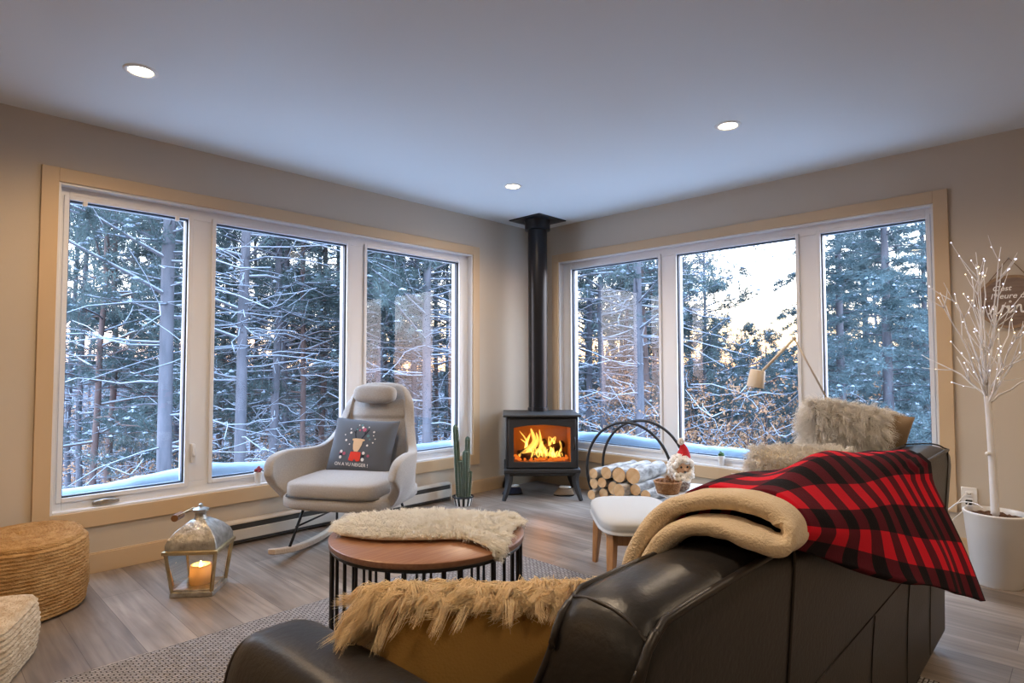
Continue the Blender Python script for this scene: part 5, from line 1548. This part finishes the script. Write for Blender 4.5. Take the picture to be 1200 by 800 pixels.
M['tree_snow'] = mat('tree_snow', (0.31, 0.37, 0.45), 0.7)

class Acc:
    """collects many small tubes / triangles quickly"""
    def __init__(self): self.V = []; self.F = []; self.n = 0
    def tube(self, P, rad, k=5):
        P = np.asarray(P, float); m = len(P)
        T = np.gradient(P, axis=0); T /= np.linalg.norm(T, axis=1)[:, None] + 1e-9
        ref = np.array([0, 0, 1.0]) if abs(T[0, 2]) < 0.9 else np.array([1.0, 0, 0])
        U = np.cross(T, ref); U /= np.linalg.norm(U, axis=1)[:, None] + 1e-9
        W = np.cross(T, U)
        a = 2 * PI * np.arange(k) / k
        R = np.asarray(rad, float)
        ring = P[:, None] + R[:, None, None] * (np.cos(a)[None, :, None] * U[:, None] + np.sin(a)[None, :, None] * W[:, None])
        b = self.n; self.V.append(ring.reshape(-1, 3)); self.n += m * k
        i = np.arange(m - 1)[:, None] * k; j = np.arange(k)[None]; j2 = (j + 1) % k
        self.F.append((np.stack([i + j, i + j2, i + k + j2, i + k + j], 2).reshape(-1, 4)) + b)
    def mesh(self, name, m, smooth=True): return raw_mesh(name, np.concatenate(self.V), np.concatenate(self.F), m, None, smooth, mesh_only=True)
def needles_mesh(name, C, D, L, wdt, per, r, m, spread=0.85):
    n = len(C)
    d = np.repeat(D, per, 0) * 0.75 + r.normal(0, spread * 0.6, (n * per, 3)); d /= np.linalg.norm(d, axis=1)[:, None]
    c = np.repeat(C, per, 0) + r.normal(0, L * 0.25, (n * per, 3))
    s = np.cross(d, r.normal(0, 1, (n * per, 3))); s /= np.linalg.norm(s, axis=1)[:, None]
    ll = (L * r.uniform(0.6, 1.2, n * per))[:, None]
    V = np.stack([c - s * wdt, c + s * wdt, c + d * ll], 1).reshape(-1, 3)
    return raw_mesh(name, V, np.arange(len(V)).reshape(-1, 3), m, mesh_only=True)
def snow_blobs(name, C, size, r, m):
    n = len(C)
    sx = (size * r.uniform(0.5, 1.3, n))[:, None, None]
    o = np.array([[1, 0, 0], [0, 1, 0], [-1, 0, 0], [0, -1, 0], [0, 0, .55], [0, 0, -.2]])[None] * (1 + r.normal(0, 0.25, (n, 6, 1)))
    V = (C[:, None] + o * sx).reshape(-1, 3)
    f = np.array([[0, 1, 4], [1, 2, 4], [2, 3, 4], [3, 0, 4], [1, 0, 5], [2, 1, 5], [3, 2, 5], [0, 3, 5]])
    return V, (np.arange(n)[:, None, None] * 6 + f[None]).reshape(-1, 3)

def make_pine(seed, Ht, crown, r0, bark, young=False, lean=0.0):
    r = np.random.default_rng(seed)
    wood = Acc(); snow = Acc(); tufts = []; tdir = []
    zs = np.linspace(0, Ht, 14)
    cx_ = np.cumsum(r.normal(0, 0.035, 14)) + lean * zs; cy_ = np.cumsum(r.normal(0, 0.035, 14))
    tr = np.stack([cx_ - cx_[0], cy_ - cy_[0], zs], 1)
    rad = r0 * (1 - 0.86 * (zs / Ht) ** 1.1)
    wood.tube(tr, rad, 10)
    def at(z): return np.array([np.interp(z, zs, tr[:, 0]), np.interp(z, zs, tr[:, 1]), z])
    # dead, snow-laden lower branches
    nd = 0 if young else 52
    for i in range(nd):
        z = r.uniform(1.2, crown + 2.0); a = r.uniform(0, 2 * PI); L = r.uniform(0.5, 1.9) * (0.7 + 0.5 * z / crown)
        d = np.array([math.cos(a), math.sin(a), r.uniform(-0.15, 0.28)])
        t = np.linspace(0, 1, 5)
        P = at(z) + d * L * t[:, None]; P[:, 2] -= 0.14 * L * t ** 2 * r.uniform(0.2, 1.6); P[1:] += r.normal(0, 0.03, (4, 3))
        rb = np.linspace(r.uniform(0.007, 0.013), 0.003, 5)
        wood.tube(P, rb, 4)
        Q = P.copy(); Q[:, 2] += rb * 0.9 + 0.003
        if r.random() < 0.65: snow.tube(Q, rb * 0.6 + 0.001, 4)
        for q in range(r.integers(2, 6)):
            k = r.integers(1, 5); e = P[k] + (d * 0.6 + r.normal(0, 0.5, 3)) * r.uniform(0.15, 0.55)
            S = np.stack([P[k], (P[k] + e) / 2 + r.normal(0, 0.02, 3), e])
            wood.tube(S, [0.0045, 0.0035, 0.0025], 3)
            if r.random() < 0.7: S2 = S.copy(); S2[:, 2] += 0.005; snow.tube(S2, [0.005, 0.0045, 0.003], 3)
    nb = 52
    for i in range(nb):
        f = (i + r.random()) / nb; z = crown + (Ht - crown) * f
        a = r.uniform(0, 2 * PI)
        L = (2.5 if not young else 2.0) * (1 - f) ** 0.75 * r.uniform(0.6, 1.1) + 0.25
        up = r.uniform(0.05, 0.45) + 0.35 * f
        d = np.array([math.cos(a), math.sin(a), up]); d /= np.linalg.norm(d)
        t = np.linspace(0, 1, 5); P = at(z) + d * L * t[:, None]; P[:, 2] -= 0.12 * L * t ** 2; P[1:] += r.normal(0, 0.04, (4, 3))
        rb = np.linspace(0.022 * (1 - 0.6 * f), 0.006, 5); wood.tube(P, rb, 4)
        Q = P.copy(); Q[:, 2] += rb * 0.8; 
        if r.random() < 0.6: snow.tube(Q, rb * 0.8 + 0.002, 4)
        nt_ = int(6 + 9 * L)
        for q in range(nt_):
            k = r.uniform(0.25, 1.0); p = at(z) + d * L * k; p[2] -= 0.12 * L * k * k
            e = p + (d * 0.5 + r.normal(0, 0.55, 3) + np.array([0, 0, 0.12])) * r.uniform(0.15, 0.55) * (0.5 + 0.5 * L / 2)
            if q % 2 == 0: wood.tube(np.stack([p, e]), [0.006, 0.003], 3)
            for s in np.linspace(0.45, 1.0, 3):
                tufts.append(p + (e - p) * s); tdir.append((e - p) / (np.linalg.norm(e - p) + 1e-6))
    C = np.array(tufts); D = np.array(tdir)
    nm = needles_mesh('pine_needles', C, D, 0.13, 0.007, 13, r, M['needles'])
    pick = r.random(len(C)) < 0.17
    Vb, Fb = snow_blobs('s', C[pick] + np.array([0, 0, 0.03]), 0.052, r, None)
    # snow: quads (tubes) and triangles joined as quads with a doubled corner
    sv = np.concatenate(snow.V + [Vb]) if snow.V else Vb
    tri4 = np.concatenate([Fb, Fb[:, 2:3]], 1) + (snow.n if snow.V else 0)
    me = bpy.data.meshes.new('snow_load')
    faces = ([tuple(map(int, f)) for f in np.concatenate(snow.F)] if snow.V else []) + [tuple(map(int, f[:3])) for f in tri4]
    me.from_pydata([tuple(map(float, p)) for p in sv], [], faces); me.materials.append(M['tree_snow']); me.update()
    return dict(trunk=wood.mesh('trunk', bark), needles=nm, snow=me)
def make_spruce(seed, Ht, rmax, r0):
    r = np.random.default_rng(seed); wood = Acc(); C = []; D = []; S = []
    zs = np.linspace(0, Ht, 8); wood.tube(np.stack([0 * zs, 0 * zs, zs], 1), r0 * (1 - 0.93 * zs / Ht), 8)
    nb = 190
    for i in range(nb):
        f = (i + r.random()) / nb; z = 0.3 + (Ht - 0.3) * f; a = r.uniform(0, 2 * PI)
        L = rmax * (1 - f) ** 0.8 * r.uniform(0.7, 1.1) + 0.12
        d = np.array([math.cos(a), math.sin(a), 0.22])
        t = np.linspace(0, 1, 5); P = np.array([0, 0, z]) + d * L * t[:, None]; P[:, 2] -= 0.42 * L * t ** 2
        wood.tube(P, np.linspace(0.014, 0.004, 5), 3)
        side = np.array([-math.sin(a), math.cos(a), 0])
        for q in range(int(7 + 16 * L)):
            k = r.uniform(0.12, 1.0); p = np.array([np.interp(k, t, P[:, j]) for j in range(3)])
            w_ = r.uniform(-1, 1) * 0.42 * L * (1.05 - k)
            e = p + side * w_ + d * abs(w_) * 0.5 + np.array([0, 0, -0.10 * abs(w_) - 0.02])
            for s in (0.35, 0.7, 1.0):
                c = p + (e - p) * s; C.append(c); v = (e - p) + d * 0.08; D.append(v / (np.linalg.norm(v) + 1e-6))
            if r.random() < 0.22: S.append(e * 0.6 + p * 0.4 + np.array([0, 0, 0.025]))
    nm = needles_mesh('spruce_needles', np.array(C), np.array(D), 0.105, 0.0075, 7, r, M['spruce'])
    V, Fb = snow_blobs('s', np.array(S), 0.040, r, None)
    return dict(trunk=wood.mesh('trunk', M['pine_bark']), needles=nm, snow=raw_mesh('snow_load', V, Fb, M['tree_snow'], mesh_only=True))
def make_shrub(seed, Ht):
    r = np.random.default_rng(seed); wood = Acc(); snow = Acc(); C = []; D = []
    for i in range(11):
        a = r.uniform(0, 2 * PI); tilt = r.uniform(0.05, 0.45); L = Ht * r.uniform(0.6, 1.05)
        d = np.array([math.cos(a) * tilt, math.sin(a) * tilt, 1.0]); t = np.linspace(0, 1, 6); P = d * L * t[:, None]; P[1:] += np.cumsum(r.normal(0, 0.05, (5, 3)), 0)
        wood.tube(P, np.linspace(0.018, 0.004, 6), 4)
        for q in range(16):
            k = r.integers(1, 6); e = P[k] + np.array([r.normal(0, .5), r.normal(0, .5), r.uniform(0.0, 0.5)]) * r.uniform(0.3, 0.9)
            S = np.stack([P[k], (P[k] + e) / 2 + r.normal(0, .04, 3), e]); wood.tube(S, [0.007, 0.005, 0.003], 3)
            S2 = S.copy(); S2[:, 2] += 0.007; snow.tube(S2, [0.008, 0.007, 0.004], 3)
            for s in np.linspace(0.2, 1, 9): C.append(P[k] + (e - P[k]) * s + r.normal(0, .07, 3)); D.append(r.normal(0, 1, 3))
    C = np.array(C); D = np.array(D); D /= np.linalg.norm(D, axis=1)[:, None]
    nm = needles_mesh('dry_leaves', C, D, 0.045, 0.011, 3, r, M['beech'], 1.4)
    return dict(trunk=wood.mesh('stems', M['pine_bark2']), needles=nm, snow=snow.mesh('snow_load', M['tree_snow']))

KIND = {
    'pineA': make_pine(11, 17.0, 4.6, 0.100, M['pine_bark']),
    'pineB': make_pine(12, 18.0, 5.2, 0.082, M['pine_bark']),
    'pineC': make_pine(13, 15.0, 3.9, 0.072, M['pine_bark2']),
    'pineD': make_pine(14, 17.5, 6.0, 0.085, M['pine_bark2']),
    'young': make_pine(15, 8.5, 2.2, 0.085, M['pine_bark'], young=True),
    'spruce': make_spruce(16, 10.5, 1.9, 0.12),
    'shrubA': make_shrub(17, 3.2), 'shrubB': make_shrub(18, 2.6),
}
PARTS = {'pine': ('trunk', 'needles', 'snow_load'), 'youn': ('trunk', 'needles', 'snow_load'), 'spru': ('trunk', 'foliage', 'snow_load'), 'shru': ('stems', 'dry_leaves', 'snow_load')}
CAMXY = np.array([-4.348, -3.896])
ratio = lambda px: (px - 600) / 697.0
def plant(kind, px, d, scale=1.0, label=None, cat=None, group=None, dz=0.0, sz=1.0, rot=None):
    lat = ratio(px) * d
    x = CAMXY[0] + d * 0.7174 + lat * 0.6967; y = CAMXY[1] + d * 0.6967 - lat * 0.7174
    nm = {'pine': 'pine_tree', 'youn': 'young_pine', 'spru': 'spruce_tree', 'shru': 'bare_shrub'}[kind[:4]]
    side = 'left' if px < 600 else 'right'
    if label is None:
        if kind[:4] == 'pine': label = ('tall pale-barked pine with snowy branches' if kind in ('pineA', 'pineB') else 'tall reddish-barked pine with snowy branches') + ' in the forest behind the %s window' % side
        elif kind[:4] == 'youn': label = 'young bushy pine standing low behind the %s window' % side
        elif kind[:4] == 'spru': label = 'dense blue-green spruce dusted with snow behind the %s window' % side
        else: label = 'snowy shrub with rusty dry leaves behind the %s window' % side
        group = {'pine': 'pines behind the %s window', 'youn': 'young pines behind the %s window', 'spru': 'spruces behind the %s window', 'shru': 'rusty shrubs behind the %s window'}[kind[:4]] % side
        group = group.replace('pines behind', ('pale pines behind' if kind in ('pineA', 'pineB') else 'reddish pines behind') if kind[:4] == 'pine' else 'pines behind')
    cat = {'pine': 'tree', 'youn': 'tree', 'spru': 'tree', 'shru': 'shrub'}[kind[:4]]
    t = thing(nm, label, cat, (x, y, ground_z(x, y) - 0.05 + dz), rng.uniform(0, 2 * PI) if rot is None else rot, group)
    t.scale = (scale, scale, scale * sz)
    k = KIND[kind]
    for pn, me in zip(PARTS[kind[:4]], (k['trunk'], k['needles'], k['snow'])):
        o = bpy.data.objects.new(pn, me); COL.objects.link(o); o.parent = t
plant('pineA', 193, 8.6, 1.12, 'straight grey pine trunk nearest the glass in the leftmost pane of the left window', 'tree')
plant('pineC', 118, 11.5, 1.05, 'dark slender pine left of the nearest grey trunk in the leftmost pane', 'tree')
for k_, px, d, s in [('pineB', 88, 15, 1), ('pineD', 150, 17, 1), ('pineC', 215, 13, 1), ('pineA', 286, 9.5, 1), ('pineB', 313, 11, 1), ('pineC', 262, 14, 1.1), ('pineB', 343, 13, 1), ('pineD', 368, 15, 1), ('pineA', 396, 18, 1), ('pineB', 440, 12, 1),
                     ('pineA', 497, 10.5, 0.95), ('pineB', 485, 14, 1), ('pineD', 470, 19, 1), ('pineB', 528, 11.5, 1), ('pineC', 512, 16, 1.1),
                     ('pineA', 743, 10, 0.95), ('pineB', 682, 13, 1), ('pineD', 697, 16, 1), ('pineB', 712, 12.5, 1), ('pineC', 727, 17, 1), ('pineC', 765, 15, 1.0),
                     ('spruce', 1040, 9.5, 1.0), ('spruce', 985, 12, 1.12), ('spruce', 1085, 13.5, 1.12), ('spruce', 1015, 15, 1.25)]:
    plant(k_, px, d, s)
plant('young', 826, 13.0, 1.0, 'young pine against the pale sky in the middle pane of the right window', 'tree')
for px, d, s in [(868, 19, 1.0), (893, 16, 0.85), (915, 22, 1.05), (805, 21, 1.15), (852, 25, 1.15), (930, 18, 0.9), (878, 30, 1.3), (905, 33, 1.4), (945, 24, 1.1), (820, 32, 1.45)]:
    plant('young', px, d, s)
rf = np.random.default_rng(99)
for px, d, k_ in [(105, 14, 'pineB'), (132, 13, 'pineD'), (172, 22, 'pineC'), (207, 18, 'pineA'), (275, 17, 'pineD'), (298, 15, 'pineC'), (328, 18, 'pineB'), (356, 12, 'pineC'), (383, 14, 'pineD'), (450, 15, 'pineC'), (460, 22, 'pineA'), (519, 19, 'pineB'), (537, 15, 'pineD'),
                  (690, 19, 'pineC'), (720, 22, 'pineA'), (733, 14, 'pineC'), (755, 12, 'pineD'), (770, 20, 'pineB')]:
    plant(k_, px, d, rf.uniform(0.9, 1.05))
def shrub(i, px, d, ztop):
    lat = ratio(px) * d
    gz = ground_z(CAMXY[0] + d * 0.7174 + lat * 0.6967, CAMXY[1] + d * 0.6967 - lat * 0.7174)
    s = (ztop - gz) / 3.0 * rf.uniform(0.75, 1.0)
    plant('shrubA' if i % 2 else 'shrubB', px, d, min(s, 1.8), sz=s / min(s, 1.8))
for i in range(12):
    px = rf.uniform(60, 560); d = rf.uniform(17, 52)
    plant(['pineA', 'pineB', 'pineC', 'pineD'][i % 4], px, d, rf.uniform(0.8, 1.1))
for i in range(14):
    px = rf.choice([rf.uniform(655, 800), rf.uniform(950, 1105)]); d = rf.uniform(18, 52)
    plant(['pineA', 'pineB', 'pineC', 'pineD'][i % 4], px, d, rf.uniform(0.8, 1.1))
for i in range(14):
    px = rf.uniform(795, 945); d = rf.uniform(34, 60); plant('pineC' if i % 2 else 'pineB', px, d, rf.uniform(0.6, 0.85))
for i in range(26):
    px = rf.uniform(665, 960); d = rf.uniform(9, 17); shrub(i, px, d, 0.75)
for i in range(22):
    px = rf.uniform(70, 550); d = rf.uniform(10, 22); shrub(i, px, d, -0.5)

# sky: dusk, glowing low in the direction of the right window
w = bpy.data.worlds.new('dusk_sky'); bpy.context.scene.world = w; w.use_nodes = True
nt = w.node_tree; nt.nodes.clear()
tc = nt.nodes.new('ShaderNodeTexCoord'); sp = nt.nodes.new('ShaderNodeSeparateXYZ'); nt.links.new(tc.outputs['Generated'], sp.inputs[0])
def ramp(stops):
    r = nt.nodes.new('ShaderNodeValToRGB'); e = r.color_ramp.elements
    while len(e) < len(stops): e.new(0.5)
    for k, (p, c) in zip(e, stops): k.position = p; k.color = (*c, 1)
    return r
mr = nt.nodes.new('ShaderNodeMapRange'); mr.inputs['From Min'].default_value = -0.1; mr.inputs['From Max'].default_value = 0.9
nt.links.new(sp.outputs['Z'], mr.inputs[0])
cool = ramp([(0.0, (0.30, 0.26, 0.30)), (0.10, (1.0, 0.66, 0.55)), (0.16, (0.95, 0.84, 0.86)), (0.28, (0.80, 0.90, 1.0)), (0.50, (0.75, 1.05, 1.5)), (1.0, (0.62, 0.95, 1.5))])
warm = ramp([(0.0, (0.35, 0.22, 0.16)), (0.10, (1.1, 0.58, 0.22)), (0.16, (1.05, 0.80, 0.48)), (0.22, (0.97, 0.93, 0.90)), (0.32, (0.80, 0.92, 1.05)), (0.50, (0.75, 1.05, 1.5)), (1.0, (0.62, 0.95, 1.5))])
nt.links.new(mr.outputs[0], cool.inputs[0]); nt.links.new(mr.outputs[0], warm.inputs[0])
dt = nt.nodes.new('ShaderNodeVectorMath'); dt.operation = 'DOT_PRODUCT'; dt.inputs[1].default_value = (0.88, 0.47, 0.0)
nt.links.new(tc.outputs['Generated'], dt.inputs[0])
m2 = nt.nodes.new('ShaderNodeMapRange'); m2.inputs['From Min'].default_value = 0.55; m2.inputs['From Max'].default_value = 0.98
nt.links.new(dt.outputs['Value'], m2.inputs[0])
mx = nt.nodes.new('ShaderNodeMix'); mx.data_type = 'RGBA'
nt.links.new(m2.outputs[0], mx.inputs[0]); nt.links.new(cool.outputs[0], mx.inputs[6]); nt.links.new(warm.outputs[0], mx.inputs[7])
bg = nt.nodes.new('ShaderNodeBackground'); bg.inputs['Strength'].default_value = 6.2; nt.links.new(mx.outputs[2], bg.inputs['Color'])
wo_ = nt.nodes.new('ShaderNodeOutputWorld'); nt.links.new(bg.outputs[0], wo_.inputs[0])

# ------------------------------------------------------------------ camera and view
F_ = Vector((0.717, 0.696, 0.0402)).normalized()
yaw, pitch, roll_ = 0.7706, 0.0402, -0.0018
fwd = Vector((math.cos(yaw) * math.cos(pitch), math.sin(yaw) * math.cos(pitch), math.sin(pitch)))
rt_ = Vector((math.sin(yaw), -math.cos(yaw), 0)); up = rt_.cross(fwd)
c_, s_ = math.cos(roll_), math.sin(roll_)
R1 = c_ * rt_ + s_ * up; U1 = -s_ * rt_ + c_ * up
cam = bpy.data.cameras.new('camera'); cam.sensor_width = 36; cam.lens = 36 * 696.9 / 1200; cam.clip_start = 0.05; cam.clip_end = 600
co = bpy.data.objects.new('camera', cam); COL.objects.link(co)
mw = Matrix(((R1.x, U1.x, -fwd.x, -4.3477), (R1.y, U1.y, -fwd.y, -3.896), (R1.z, U1.z, -fwd.z, 1.1162), (0, 0, 0, 1)))
co.matrix_world = mw
sc_ = bpy.context.scene
sc_.camera = co
sc_.view_settings.view_transform = 'Standard'; sc_.view_settings.look = 'None'; sc_.view_settings.gamma = 1; sc_.view_settings.use_curve_mapping = False
sc_.view_settings.exposure = 0.55
cy_s = sc_.cycles
cy_s.use_denoising = True
cy_s.max_bounces = 14; cy_s.diffuse_bounces = 9; cy_s.transmission_bounces = 12; cy_s.transparent_max_bounces = 16; cy_s.caustics_reflective = False; cy_s.caustics_refractive = False
cy_s.sample_clamp_indirect = 6.0
